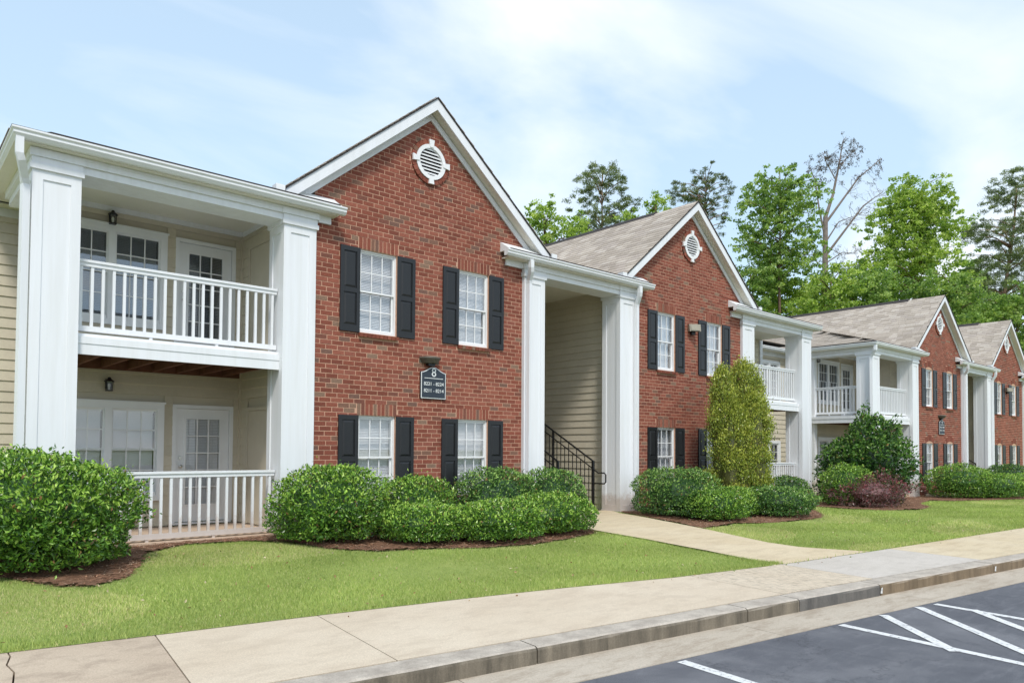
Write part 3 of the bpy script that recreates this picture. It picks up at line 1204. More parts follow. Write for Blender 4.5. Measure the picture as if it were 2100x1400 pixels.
    # ---- porch one: back wall, side wall, deck, slab, rails
    yb = 2.1
    wins = [(-5.40, -3.766)]
    op = []
    for dz in (0, 2.775):
        op += [(-5.40, -3.766, .535 + dz, 2.107 + dz), (-3.636, -2.64, .12 + dz, 2.105 + dz)]
    core = MB()
    xs = [-5.72, -5.40, -3.766, -3.636, -2.64, -2.45]
    core.box(xs[0], xs[1], yb, yb + .12, 0, 5.1).box(xs[2], xs[3], yb, yb + .12, 0, 5.1).box(xs[4], xs[5], yb, yb + .12, 0, 5.1)
    for dz, zt_ in ((0, .535 + 2.775), (2.775, 5.1)):
        core.box(xs[1], xs[2], yb, yb + .12, dz + 2.107, zt_)
        core.box(xs[3], xs[4], yb, yb + .12, dz + 2.105, .12 + 2.775 if dz == 0 else 5.1)
    core.box(xs[1], xs[2], yb, yb + .12, 0, .535)
    wc = core.build('porch_wall', MT['tan'], root)
    A = place(siding(-5.72, -2.46, .12, 5.09, op), Matrix.Translation((0, yb, 0)))
    side = place(siding(.46, 2.09, .12, 5.09, [(.80, 1.74, .1, 2.10), (.80, 1.74, 2.86, 4.86)]),
                 Matrix.Translation((-2.50, 0, 0)) @ Matrix.Rotation(-PI / 2, 4, 'Z') @ Matrix.Diagonal((-1, 1, 1, 1)))
    n_ind = 0 if second else 400
    add_pieces('siding_board', A, MT['siding'], wc, root, n_ind, 'siding_boards')
    ws = MB().box(-2.50, -2.42, .46, 2.1, 0, 5.1).build('porch_side_wall', MT['tan'], root)
    add_pieces('siding_board', side, MT['siding'], ws, root, n_ind, 'siding_boards')
    MB().box(-2.555, -2.505, 2.03, 2.08, .12, 5.09).build('corner_board', MT['tan'], ws)
    for dz in (0, 2.775):
        # storage closet door on the side wall
        d = MB().box(-2.548, -2.502, .80, .86, .12 + dz, 2.10 + dz - .02).box(-2.548, -2.502, 1.68, 1.74, .12 + dz, 2.10 + dz - .02).box(-2.548, -2.502, .86, 1.68, 2.02 + dz, 2.08 + dz)
        so_ = d.build('closet_door', MT['tan'], root)
        MB().box(-2.53, -2.504, .865, 1.675, .13 + dz, 2.015 + dz).build('door_leaf', MT['tan'], so_)
        # paired windows in one white casing
        c = MB()
        z0, z1 = .535 + dz, 2.107 + dz
        cw = .105
        c.box(-5.40, -5.40 + cw, yb - .045, yb + .02, z0, z1).box(-3.766 - cw, -3.766, yb - .045, yb + .02, z0, z1)
        c.box(-5.40 + cw, -3.766 - cw, yb - .045, yb + .02, z1 - cw, z1).box(-5.40 + cw, -3.766 - cw, yb - .045, yb + .02, z0, z0 + .09)
        c.box(-4.633, -4.533, yb - .040, yb + .02, z0 + .09, z1 - cw)
        c.box(-5.42, -3.746, yb - .06, yb - .04, z1 - .012, z1 + .02)
        cas = c.build('window_casing', MT['trimwhite'], root)
        for (a, b_) in ((-5.295, -4.633), (-4.533, -3.871)):
            window_unit(root, (a + b_) / 2, z0 + .09, z1 - cw, b_ - a, yb - .02, 'blindgray' if dz else 'blind', 0, 3, z0 + .83, 'darkglass' if dz else 'glass', fwid=.008, sw=.016)
        glass_door(root, -3.636, -2.64, .15 + dz, 2.105 + dz, yb, 'blindgray' if dz else 'blind')
    sl = MB().box(-5.62, -2.45, .06, 2.1, -.25, .10).build('porch_slab', MT['slab'], root)
    # upper deck
    dk = MB().box(-5.62, -2.45, .10, 2.1, 2.80, 2.86).build('deck', MT['trimwhite'], root)
    fs = MB().box(-5.42, -2.72, .045, .085, 2.585, 2.725).box(-5.42, -2.72, .035, .10, 2.725, 2.815).build('deck_fascia', MT['white'], dk)
    for kx in range(9):
        x = -5.45 + kx * .37
        MB().box(x, x + .045, .09, 2.08, 2.62, 2.80).build('joist', MT['joist'], dk)
    MB().box(-5.6, -2.46, .10, 2.08, 2.785, 2.797).build('deck_underside', MT['joist'], dk)
    MB().box(-5.6, -2.46, 2.04, 2.085, 2.60, 2.785).build('ledger', MT['joist'], dk)
    railing(root, (-5.42, .18), (-2.72, .18), .134, 1.061, 21)
    railing(root, (-5.42, .18), (-2.72, .18), 2.90, 3.835, 21)
    xf = -5.93 if second else -5.69
    xr0 = -5.69 if second else -5.60
    railing(root, (xr0, 2.05), (xr0, .46), .134, 1.061, 12)
    railing(root, (xr0, 2.05), (xr0, .46), 2.90, 3.835, 12)
    dsf = MB().box(xf, -5.62, .46, 2.1, 2.585, 2.725).box(xf - .015, -5.62, .46, 2.1, 2.725, 2.815).build('deck_fascia', MT['white'], dk)

    # ---- set-back wing at the left end
    xw = -8.4 if second else -9.5
    wop = [(-7.75, -6.35, 3.42, 4.78), (-7.75, -6.35, .62, 1.98)]
    wy = 3.0
    ww = MB()
    ww.box(xw, -7.75, wy, wy + .12, -.3, 5.1).box(-6.35, -5.1, wy, wy + .12, -.3, 5.1)
    ww.box(-7.75, -6.35, wy, wy + .12, -.3, .62).box(-7.75, -6.35, wy, wy + .12, 1.98, 3.42).box(-7.75, -6.35, wy, wy + .12, 4.78, 5.1)
    wgo = ww.build('wing_wall', MT['tan'], root)
    add_pieces('siding_board', place(siding(xw, -5.1, -.2, 5.06, wop), Matrix.Translation((0, wy, 0))), MT['siding'], wgo, root, 0 if second else 60, 'siding_boards')
    for (a, b_, z0, z1) in wop:
        c = MB()
        c.box(a, a + .09, wy - .04, wy + .02, z0, z1).box(b_ - .09, b_, wy - .04, wy + .02, z0, z1).box(a + .09, b_ - .09, wy - .04, wy + .02, z1 - .09, z1).box(a + .09, b_ - .09, wy - .04, wy + .02, z0, z0 + .09)
        c.box((a + b_) / 2 - .05, (a + b_) / 2 + .05, wy - .035, wy + .02, z0 + .09, z1 - .09)
        c.build('window_casing', MT['trimwhite'], root)
        mid = (a + b_) / 2
        window_unit(root, (a + .09 + mid - .05) / 2, z0 + .09, z1 - .09, mid - .05 - a - .09, wy - .02, 'blindgray', 0, 2)
        window_unit(root, (b_ - .09 + mid + .05) / 2, z0 + .09, z1 - .09, b_ - .09 - mid - .05, wy - .02, 'blindgray', 0, 2)
    wr = MB()
    wr.v = [(xw - .25, 2.65, zr), (-6.19, 2.65, zr), (-6.19, 8.0, zr + s * 5.35), (xw + 3, 8.0, zr + s * 5.35), (xw - .25, 13, zr), (-6.19, 13, zr)]
    wr.f = [(0, 1, 2, 3), (0, 3, 4), (3, 2, 5, 4), (0, 4, 5, 1)]
    wro = wr.build('wing_roof', MT['roofedge'], root)
    add_pieces('shingle', shingles((xw - .25, 2.65, zr), (1, 0, 0), (0, 1, s), -6.19 - xw + .25, 5.6, lambda c: c.x - xw + .25 > (c.y - 2.65) * .6), MT['shingle'], wro, root, 0, 'shingles')
    gutter_run(root, (xw - .25, 2.60), (-6.2, 2.60), Z_G, (0, -1))
    MB().box(xw - .2, -5.1, 2.72, 3.0, 5.07, 5.088).build('eave_soffit', MT['soffit'], root)
    MB().box(xw, -5.1, 2.97, 2.999, 4.94, 5.069).build('frieze_board', MT['white'], root)
    MB().box(xw - .06, xw + .04, 2.93, 3.05, -.2, 5.06).build('corner_board', MT['white'], root)
    MB().box(xw, xw + .1, 3.0, 13, -.3, 5.19).build('wing_end_wall', MT['tan'], root)

    # ---- porch wall end pilaster
    MB().box(-5.80, -5.62, 1.99, 2.16, .05, 5.07).build('pilaster', MT['white'], root)

    # ---- breezeway
    rw_ = MB().box(5.41, 5.53, .40, 12.0, -.3, 5.1).build('breezeway_wall', MT['tan'], root)
    lw_ = MB().box(2.36, 2.48, .40, 12.0, -.3, 5.1).build('breezeway_wall', MT['tan'], root)
    bw = place(siding(.44, 12.0, -.02, 5.089, []), Matrix.Translation((5.41, 0, 0)) @ Matrix.Rotation(-PI / 2, 4, 'Z') @ Matrix.Diagonal((-1, 1, 1, 1)))
    add_pieces('siding_board', bw, MT['siding'], rw_, root, 0 if second else 60, 'siding_boards')
    bl = place(siding(.44, 12.0, -.02, 5.089, []), Matrix.Translation((2.48, 0, 0)) @ Matrix.Rotation(PI / 2, 4, 'Z'))
    add_pieces('siding_board', bl, MT['siding'], lw_, root, 0, 'siding_boards')
    st = empty('stair', (0, 0, 0))
    st.parent = root
    ns = 15
    for i in range(ns):
        y = .35 + i * .32
        z = .05 + (i + 1) * .178
        MB().box(3.58, 4.54, y, y + .34, z - .05, z).build('tread', MT['slab'], st)
    for xr_ in (3.51, 4.61):
        MB().prism([(.30, 0), (.55, 0), (.55 + 4.8, 2.62), (.55 + 4.8, 2.86), (.30, .18)], xr_ - .02, xr_ + .02, 'x').build('stringer', MT['iron'], st)
        sl_ = .55
        L = 4.6
        hr_ = MB()
        hr_.tube([(xr_, .25, 1.15), (xr_, .25 + L, 1.15 + sl_ * L)], .021, 8)
        hr_.tube([(xr_, .25, .98), (xr_, .25 + L, .98 + sl_ * L)], .014, 8)
        hr_.tube([(xr_, .25, .98), (xr_, .10, .895), (xr_, -.08, .895), (xr_, -.12, .86), (xr_, -.12, .70), (xr_, -.08, .665), (xr_, .25, .665)], .016, 8)
        ho = hr_.build('handrail', MT['iron'], st)
        MB().box(xr_ - .025, xr_ + .025, .225, .275, -.02, 1.16).build('newel_post', MT['iron'], ho)
        for k in range(1, 34):
            y = .25 + k * .125
            zt_ = 1.15 + sl_ * (y - .25)
            if k % 10 == 0:
                MB().box(xr_ - .02, xr_ + .02, y - .02, y + .02, zt_ - 1.1, zt_).build('newel_post', MT['iron'], ho)
            else:
                MB().box(xr_ - .007, xr_ + .007, y - .007, y + .007, zt_ - .95, zt_ - .17 if k % 2 else zt_).build('baluster', MT['iron'], ho)
    MB().box(2.4, 5.45, .0, 12.0, -.25, .005).build('breezeway_floor', MT['slab'], root)

    # ---- right-hand porch
    if not second:
        pw = MB()
        pop = []
        for dz in (0, 2.775):
            pop += [(12.0, 13.4, .535 + dz, 2.107 + dz), (10.75, 11.70, .12 + dz, 2.105 + dz)]
        xs = [10.42, 10.75, 11.70, 12.0, 13.4, 14.9]
        pw.box(xs[0], xs[1], yb, yb + .12, -.3, 5.1).box(xs[2], xs[3], yb, yb + .12, -.3, 5.1).box(xs[4], xs[5], yb, yb + .12, -.3, 5.1)
        for dz, zt_ in ((0, .535 + 2.775), (2.775, 5.1)):
            pw.box(xs[3], xs[4], yb, yb + .12, dz + 2.107, zt_)
            pw.box(xs[1], xs[2], yb, yb + .12, dz + 2.105, .12 + 2.775 if dz == 0 else 5.1)
        pw.box(xs[3], xs[4], yb, yb + .12, -.3, .535)
        po = pw.build('porch_wall', MT['tan'], root)
        add_pieces('siding_board', place(siding(10.42, 14.9, -.2, 5.09, pop), Matrix.Translation((0, yb, 0))), MT['siding'], po, root, 0, 'siding_boards')
        for dz in (0, 2.775):
            z0, z1 = .535 + dz, 2.107 + dz
            c = MB().box(12.0, 12.1, yb - .045, yb + .02, z0, z1).box(13.3, 13.4, yb - .045, yb + .02, z0, z1).box(12.1, 13.3, yb - .045, yb + .02, z1 - .1, z1).box(12.1, 13.3, yb - .045, yb + .02, z0, z0 + .09)
            c.box(12.65, 12.75, yb - .04, yb + .02, z0 + .09, z1 - .1)
            c.build('window_casing', MT['trimwhite'], root)
            for (a, b_) in ((12.1, 12.65), (12.75, 13.3)):
                window_unit(root, (a + b_) / 2, z0 + .09, z1 - .1, b_ - a, yb - .02, 'blindgray', 0, 3, z0 + .83, fwid=.008, sw=.016)
            glass_door(root, 10.75, 11.70, .15 + dz, 2.105 + dz, yb, 'blindgray')
        MB().box(14.80, 14.95, 2.02, 2.24, -.2, 5.07).build('corner_board', MT['white'], root)
        MB().box(14.8, 14.9, 2.24, 13.0, -.3, 5.19).build('end_wall', MT['tan'], root)
        MB().box(10.5, 14.3, .06, 2.1, -.35, .10).build('porch_slab', MT['slab'], root)
        d2 = MB().box(10.5, 14.3, .10, 2.1, 2.80, 2.86).build('deck', MT['trimwhite'], root)
        MB().box(10.82, 13.52, .045, .085, 2.585, 2.725).box(10.82, 13.52, .035, .10, 2.725, 2.815).build('deck_fascia', MT['white'], d2)
        for kx in range(9):
            x = 10.6 + kx * .4
            MB().box(x, x + .045, .09, 2.08, 2.62, 2.80).build('joist', MT['joist'], d2)
        railing(root, (10.82, .18), (13.52, .18), .134, 1.061, 21)
        railing(root, (10.82, .18), (13.52, .18), 2.90, 3.835, 21)
        MB().box(10.40, 10.46, .40, 2.1, -.3, 5.1).build('porch_side_wall', MT['tan'], root)
    # ---- back of the house
    bk = MB().box(-5.6, 2.3, 12.9, 13.0, -.3, 5.19).box(5.5, 14.8 if not second else 11.2, 12.9, 13.0, -.3, 5.19)
    bk.build('rear_wall', MT['tan'], root)
    # ---- downspouts
    if not second:
        downspout(root, [(-6.11, -.24, 5.09), (-6.11, -.24, 4.90), (-6.09, -.22, 4.84), (-6.03, -.06, 4.68), (-6.015, -.02, 4.60), (-6.015, -.02, .08), (-6.03, -.1, -.0)])
    else:
        downspout(root, [(-6.11, -.24, 5.09), (-6.11, -.24, 4.93), (-6.02, -.10, 4.80), (-6.01, -.05, 4.72), (-6.01, -.05, .08)])
    downspout(root, [(2.24, -.26, 5.09), (2.24, -.26, 4.95), (2.26, -.24, 4.88), (2.31, -.135, 4.74), (2.32, -.12, 4.66), (2.32, -.12, .08)])
    downspout(root, [(5.60, -.26, 5.09), (5.60, -.26, 4.95), (5.61, -.24, 4.88), (5.65, -.135, 4.72), (5.655, -.12, 4.64), (5.655, -.12, .16), (5.67, -.16, .09), (5.72, -.30, .03)])


b8 = empty('apartment_building', (7.39, 10.6, 0.0))
tag(b8, 'nearest two-storey red brick apartment building with twin gables and white porch columns', 'building')
apartment(b8, False)
b9 = empty('apartment_building', (30.57, 9.948, -0.2229), -0.0199)
tag(b9, 'farther red brick apartment building with arched window heads at the right edge', 'building')
apartment(b9, True)


# ------------------------------------------------------------------ ground
D_ = Vector((.9920, -.1266))
N_ = Vector((.1266, .9920))
C0 = Vector((2.4, 4.41))


def st(s, t):
    p = C0 + D_ * s + N_ * t
    return (p.x, p.y)


LX = [-30, -8, .79, 1.83, 3.18, 4.76, 5.84, 7.46, 9.58, 11.79, 12.57, 18.09, 30, 60, 120]
LY = [10.5, 7.85, 6.71, 6.54, 6.34, 6.06, 5.84, 5.43, 5.08, 4.86, 4.79, 4.32, 2.85, -.9, -8.5]
BX = [-30, 6, 10, 13, 17, 20, 24, 120]
BZ = [.05, .05, .02, .0, -.06, -.14, -.22, -.22]
ZW, ZL = -.16, -.30


def gz(x, y):
    x = np.asarray(x, float)
    y = np.asarray(y, float)
    yl = np.interp(x, LX, LY)
    b = np.interp(x, BX, BZ)
    t = np.clip((y - yl) / np.maximum(10.2 - yl, .5), 0, 1)
    t = t * t * (3 - 2 * t)
    return ZW + (b - ZW) * t


def inpoly(px, py, poly):
    px, py = np.asarray(px), np.asarray(py)
    r = np.zeros(px.shape, bool)
    n = len(poly)
    for i in range(n):
        (x0, y0), (x1, y1) = poly[i], poly[(i + 1) % n]
        c = ((y0 > py) != (y1 > py)) & (px < (x1 - x0) * (py - y0) / (y1 - y0 + 1e-12) + x0)
        r ^= c
    return r


# far sheet to the horizon
g = MB()
g.v = [(-900, -900, -.62), (900, -900, -.62), (900, 900, -.62), (-900, 900, -.62)]
g.f = [(0, 1, 2, 3)]
tag(g.build('ground', MT['earth']), kind='structure')

# parking lot
a = st(-40, -.5)
lot = MB()
q = [st(-40, -.50), st(110, -.50), st(110, -40), st(-40, -40)]
lot.v = [(x, y, ZL) for x, y in q]
lot.f = [(0, 1, 2, 3)]
loto = tag(lot.build('parking_lot', MT['asphalt']), kind='structure')


def stripe(p, q_, wd, name='parking_line'):
    p, q_ = Vector(p), Vector(q_)
    d = (q_ - p).normalized()
    n = Vector((-d.y, d.x)) * wd / 2
    b = MB()
    z = ZL + .004
    b.v = [(*(p + n), z), (*(q_ + n), z), (*(q_ - n), z), (*(p - n), z)]
    b.f = [(0, 1, 2, 3)]
    return b.build(name, MT['paint'], loto)


stripe((4.955, 3.52), (4.45, -.9), .10)
stripe((7.19, 3.24), (6.66, -1.1), .10)
stripe((8.98, 2.99), (8.45, -1.3), .10)
stripe((7.95, 3.14), (6.98, 2.17), .10, 'hatch_line').location.z = .002
stripe((8.66, 3.05), (6.80, 1.16), .10, 'hatch_line').location.z = .002
stripe((8.97, 2.62), (6.68, .30), .10, 'hatch_line').location.z = .002
stripe((8.86, 1.75), (6.60, -.55), .10, 'hatch_line').location.z = .002

# gutter pan and curb pieces
gp = MB()
sb_ = [-40, -5.2, -2.1, .9, 4.05, 6.9, 9.9, 12.9, 15.9, 110]
gpo = None
for i in range(len(sb_) - 1):
    b = MB()
    p = [st(sb_[i] + .004, -.515), st(sb_[i + 1] - .004, -.515), st(sb_[i + 1] - .004, .02), st(sb_[i] + .004, .02)]
    b.prism(p, ZL - .15, ZL + .006, 'z')
    if gpo is None:
        gpo = tag(b.build('gutter_pan', MT['gutterpan']), kind='structure')
    else:
        b.build('gutter_panel', MT['gutterpan'], gpo)
cb_ = [-40, -7.2, -4.2, -1.35, 1.62, 4.20, 5.05, 6.62, 9.55, 12.6, 15.6, 18.6, 21.6, 110]
cmat = ['curb', 'curb', 'curb', 'curb', 'curb', 'curb', 'curbdark', 'curbrust', 'curbrust', 'curbrust', 'curbrust', 'curbrust', 'curbrust']
cbo = None
for i in range(len(cb_) - 1):
    b = MB()
    s0, s1 = cb_[i] + .006, cb_[i + 1] - .006
    prof = [(0, ZL - .15), (.002, ZW - .03), (.010, ZW - .010), (.032, ZW), (.245, ZW), (.245, ZL - .15)]
    n = len(prof)
    nseg = max(1, min(40, int((s1 - s0) / .25)))
    for k in range(nseg + 1):
        sv = s0 + (s1 - s0) * k / nseg
        for (t_, z_) in prof:
            jx = random.uniform(-.004, .004) if 0 < k < nseg else 0
            p = st(sv, t_ + (jx if t_ < .05 else 0))
            b.v.append((p[0], p[1], z_ + (jx * .6 if z_ > ZL else 0)))
    for k in range(nseg):
        for j in range(n):
            j2 = (j + 1) % n
            b.f.append((k * n + j, (k + 1) * n + j, (k + 1) * n + j2, k * n + j2))
    b.f.append(tuple(range(n)))
    b.f.append(tuple(range(nseg * n + n - 1, nseg * n - 1, -1)))
    if cbo is None:
        cbo = tag(b.build('curb', MT[cmat[i]]), kind='structure')
    else:
        b.build('curb_stone', MT[cmat[i]], cbo)
for sv in (6.64, 9.60):
    p = st(sv, -.004)
    m = MB()
    P_ = []
    for t_ in (-.006, -.002):
        for (ds, z_) in ((-.022, ZL + .035), (.015, ZL + .03), (.022, ZW - .04), (-.008, ZW - .05)):
            q = st(sv + ds, t_)
            P_.append((q[0], q[1], z_))
    m.hexa(P_)
    m.build('paint_mark', MT['paint'], cbo)


# sidewalk slabs
def yl_t(s):
    """t of the lawn edge at station s"""
    lo, hi = .5, 6.0
    for _ in range(40):
        mid = (lo + hi) / 2
        x, y = st(s, mid)
        if y < np.interp(x, LX, LY):
            lo = mid
        else:
            hi = mid
    return lo


ss_ = [-40, -6.4, -3.9, -1.85, -.835, .532, 5.14, 6.92, 9.8, 12.7, 15.6, 18.5, 21.4, 24.3, 27.2, 110]
smat = ['walkold', 'walkold', 'walkold', 'walk', 'walk', 'walklichen', 'walkgrey', 'walkyellow', 'walkyellow', 'walkyellow', 'walk', 'walk', 'walk', 'walk', 'walk']
swo = None
smat.insert(2, 'walkold')
smat = smat[:len(ss_) - 1]
for i in range(len(ss_) - 1):
    s0, s1 = ss_[i] + .005, ss_[i + 1] - .005
    n = max(2, min(30, int((s1 - s0) / .5)))
    near, far = [], []
    for k in range(n + 1):
        sv = s0 + (s1 - s0) * k / n
        jag = 0
        near.append(st(sv, .264))
        far.append(st(sv, yl_t(sv) + .06))
    jj = [random.uniform(-.05, .05) for _ in range(7)]
    if i == 2:      # slab that ends in a crack
        mids = [tuple(Vector(near[-1]) * (1 - f_) + Vector(far[-1]) * f_ + D_ * j_) for f_, j_ in zip(np.linspace(.12, .88, 7), jj)]
        crack = mids
        poly = near + mids + far[::-1]
    elif i == 3:
        mids = [tuple(Vector(p_) + D_ * .012) for p_ in crack]
        poly = near + far[::-1] + mids[::-1]
    else:
        poly = near + far[::-1]
    b = MB().prism(poly, ZL - .1, ZW + .002, 'z')
    if swo is None:
        swo = tag(b.build('sidewalk', MT[smat[i]]), kind='structure')
    else:
        b.build('paving_slab', MT[smat[i]], swo)

# entrance walk
WL = [(9.5, 11.0), (9.5, 9.2), (9.5, 8.3), (9.56, 7.45), (9.52, 6.3), (9.46, 5.6), (9.5, 5.05)]
WR = [(12.75, 11.0), (12.25, 10.3), (11.85, 9.0), (11.5, 7.45), (11.15, 6.2), (11.2, 5.7), (11.75, 4.83)]
pw = MB()
WLf = [tuple(Vector(WL[i]).lerp(Vector(WL[i + 1]), k / 8)) for i in range(len(WL) - 1) for k in range(8)] + [WL[-1]]
WRf = [tuple(Vector(WR[i]).lerp(Vector(WR[i + 1]), k / 8)) for i in range(len(WR) - 1) for k in range(8)] + [WR[-1]]
nn = len(WLf)
for (p, q) in zip(WLf, WRf):
    for k in range(7):
        f_ = k / 6
        x, y = p[0] + (q[0] - p[0]) * f_, p[1] + (q[1] - p[1]) * f_
        pw.v.append((x, y, float(gz(x, y)) + .006 + .024 * min(1, max(0, (y - np.interp(x, LX, LY)) / 1.2))))
for i in range(nn - 1):
    for k in range(6):
        pw.f.append((i * 7 + k, i * 7 + k + 1, i * 7 + k + 8, i * 7 + k + 7))
tag(pw.build('path', MT['walkyellow']), kind='structure')
PATH = WL + WR[::-1]

# lawn sheet, from the sidewalk back past the houses
lv, lf = [], []
xs = np.concatenate([np.arange(-30, 0, 1.0), np.arange(0, 32, .25), np.arange(32, 121, 2.0)])
fr = np.concatenate([np.linspace(0, 1, 26), [1.2, 2.0, 6.0, 20.0]])
for x in xs:
    yl = np.interp(x, LX, LY) - .04
    for t in fr:
        y = yl + t * max(10.3 - yl, 3.0)
        z = float(gz(x, y)) + .006 + .012 * math.sin(x * 1.3 + y) * math.sin(y * 1.9) * min(1, t * 6) * (1 if t < 1 else 0)
        if inpoly(np.array([x]), np.array([y]), PATH)[0]:
            z -= .06
        lv.append((x, y, z))
nf = len(fr)
for i in range(len(xs) - 1):
    for j in range(nf - 1):
        lf += [i * nf + j, (i + 1) * nf + j, (i + 1) * nf + j + 1, i * nf + j + 1]
tag(array_mesh('lawn', np.array(lv), 4, np.array(lf), None, MT['lawn'], None, True), kind='structure')

# mulch beds
BEDS = [
    [(-6, 10.9), (-3, 9.9), (.2, 9.55), (1.07, 9.15), (1.46, 8.54), (1.75, 8.40), (2.16, 8.65), (2.45, 9.2), (2.70, 9.9), (3.30, 10.42), (4.05, 10.30), (4.40, 9.85), (4.75, 9.05),
     (5.21, 8.62), (6.01, 8.38), (6.75, 8.10), (7.53, 8.0), (8.4, 8.1), (9.25, 8.3), (9.48, 8.5), (9.48, 10.6), (9.48, 10.9)],
    [(12.8, 10.9), (12.28, 10.2), (11.9, 9.0), (11.62, 7.8), (12.3, 7.78), (12.9, 7.85), (13.7, 7.6), (15.0, 7.45), (16.2, 7.6), (17.2, 8.2), (18.2, 8.9), (19.2, 9.4), (19.4, 10.9)],
    [(19.4, 10.9), (19.3, 8.6), (19.8, 7.7), (21.0, 7.35), (22.4, 7.5), (23.4, 8.0), (24.4, 8.5), (26.0, 8.75), (26.4, 8.2), (27.5, 7.7), (29.0, 7.0), (31.5, 6.7), (36, 6.6), (44, 6.2), (44, 9.9), (26, 10.6)],
]
for bi, poly in enumerate(BEDS):
    xs_ = [p[0] for p in poly]
    ys_ = [p[1] for p in poly]
    st_ = .055 if bi == 0 else .08
    if bi == 0:
        x0, x1 = -.5, max(xs_)
    else:
        x0, x1 = min(xs_), min(max(xs_), 36)
    GX = np.arange(x0, x1 + st_, st_)
    GY = np.arange(min(ys_), max(ys_) + st_, st_)
    AX, AY = np.meshgrid(GX, GY, indexing='ij')
    jx = AX + rng.uniform(-.3, .3, AX.shape) * st_
    jy = AY + rng.uniform(-.3, .3, AX.shape) * st_
    ins = inpoly(jx, jy, poly)
    h = gz(jx, jy) + .022 + rng.uniform(0, .016, AX.shape) + .015 * np.sin(jx * 3.1) * np.sin(jy * 2.7)
    V = np.stack([jx, jy, h], -1).reshape(-1, 3)
    ny = len(GY)
    I = []
    ii, jj_ = np.nonzero(ins[:-1, :-1] & ins[1:, :-1] & ins[1:, 1:] & ins[:-1, 1:])
    base = ii * ny + jj_
    I = np.stack([base, base + ny, base + ny + 1, base + 1], -1).ravel()
    bed_o = tag(array_mesh('mulch_bed', V, 4, I, None, MT['mulch']), kind='structure')
    # loose pine straw lying on the bed
    nst = (26000, 12000, 9000)[bi]
    px = rng.uniform(x0, min(x1, 30), nst * 3)
    py = rng.uniform(min(ys_), max(ys_), nst * 3)
    k = inpoly(px + rng.normal(0, .05, px.shape), py + rng.normal(0, .05, px.shape), poly)
    px, py = px[k][:nst], py[k][:nst]
    m_ = len(px)
    an = rng.uniform(0, 2 * PI, m_)
    L = rng.uniform(.03, .10, m_)
    wd_ = rng.uniform(.002, .007, m_)
    z = gz(px, py) + rng.uniform(.03, .05, m_)
    dx, dy = np.cos(an), np.sin(an)
    tz = rng.uniform(-.012, .02, m_)
    A = np.stack([px - dx * L / 2 - dy * wd_, py - dy * L / 2 + dx * wd_, z - tz / 2], -1)
    B = np.stack([px - dx * L / 2 + dy * wd_, py - dy * L / 2 - dx * wd_, z - tz / 2], -1)
    E_ = np.stack([px + dx * L / 2, py + dy * L / 2, z + tz / 2], -1)
    V = np.stack([A, B, E_], 1).reshape(-1, 3)
    pal = np.array([lin(166, 122, 96), lin(138, 100, 78), lin(188, 146, 118), lin(96, 70, 56), lin(200, 172, 148)])
    K = np.repeat(pal[rng.integers(0, 5, m_)], 3, axis=0)
    o = array_mesh('pine_straw', V, 3, np.arange(3 * m_), K, MT['straw'], bed_o)
    o['kind'] = 'stuff'


# grass blades
def grass(name, regions, label):
    Vs, Ks = [], []
    for (x0, x1, dens, hgt, wid) in regions:
        n = int((x1 - x0) * 6.5 * dens)
        x = rng.uniform(x0, x1, n)
        yl = np.interp(x, LX, LY)
        y = yl - .03 - .035 * rng.random(n) ** 3 + rng.random(n) ** 1.0 * 6.5
        keep = y < 10.8
        x, y = x[keep], y[keep]
        keep = ~inpoly(x, y, [(p[0] + .03, p[1]) for p in WL] + [(p[0] - .03, p[1]) for p in WR[::-1]])
        for poly in BEDS:
            keep &= ~inpoly(x + rng.normal(0, .03, len(x)), y + rng.normal(0, .03, len(x)), poly)
        x, y = x[keep], y[keep]
        n = len(x)
        z = gz(x, y) + .004
        a = rng.uniform(0, 2 * PI, n)
        patch = .5 + .5 * np.sin(x * 1.7 + 1.3 * np.sin(y * 1.1)) * np.sin(y * 2.1 + np.sin(x * .9))
        h = hgt * rng.uniform(.55, 1.25, n) * (.8 + .35 * patch)
        edge = (y - np.interp(x, LX, LY)) < .12
        h = np.where(edge, h * rng.uniform(1.0, 1.7, n), h)
        lean = rng.uniform(.1, .75, n) * h
        la = rng.uniform(0, 2 * PI, n)
        wx, wy = np.cos(a) * wid, np.sin(a) * wid
        A = np.stack([x - wx, y - wy, z], -1)
        B = np.stack([x + wx, y + wy, z], -1)
        T = np.stack([x + np.cos(la) * lean, y + np.sin(la) * lean, z + h], -1)
        Vs.append(np.stack([A, B, T], 1).reshape(-1, 3))
        pal = np.array([lin(160, 176, 98), lin(174, 186, 108), lin(144, 164, 90), lin(188, 196, 122), lin(206, 198, 148), lin(124, 148, 82)])
        pr = rng.random(n)
        idx = np.where(pr < .34, 0, np.where(pr < .58, 1, np.where(pr < .78, 2, np.where(pr < .90, 3, np.where(pr < .94, 4, 5)))))
        dry = (np.sin(x * .83 + 2.1 * np.sin(y * .6)) * np.sin(y * 1.3 + 1.7 * np.sin(x * .45)) > .35) & (rng.random(n) < .55)
        idx = np.where(dry, np.where(rng.random(n) < .5, 4, 3), idx)
        K = pal[idx] * (.85 + .3 * patch)[:, None]
        Ks.append(np.repeat(K, 3, axis=0))
    V = np.concatenate(Vs)
    K = np.concatenate(Ks)
    o = array_mesh(name, V, 3, np.arange(len(V)), K, MT['grass'])
    tag(o, label, 'grass', None, 'stuff')


grass('grass', [(-.5, 10.0, 6500, .034, .0030), (10.0, 16.5, 3600, .036, .004), (16.5, 32, 1500, .04, .006)], 'short mown green lawn grass between the sidewalk and the shrub beds')


# ------------------------------------------------------------------ plants
def unit(v):
    return v / np.maximum(np.linalg.norm(v, axis=-1, keepdims=True), 1e-9)


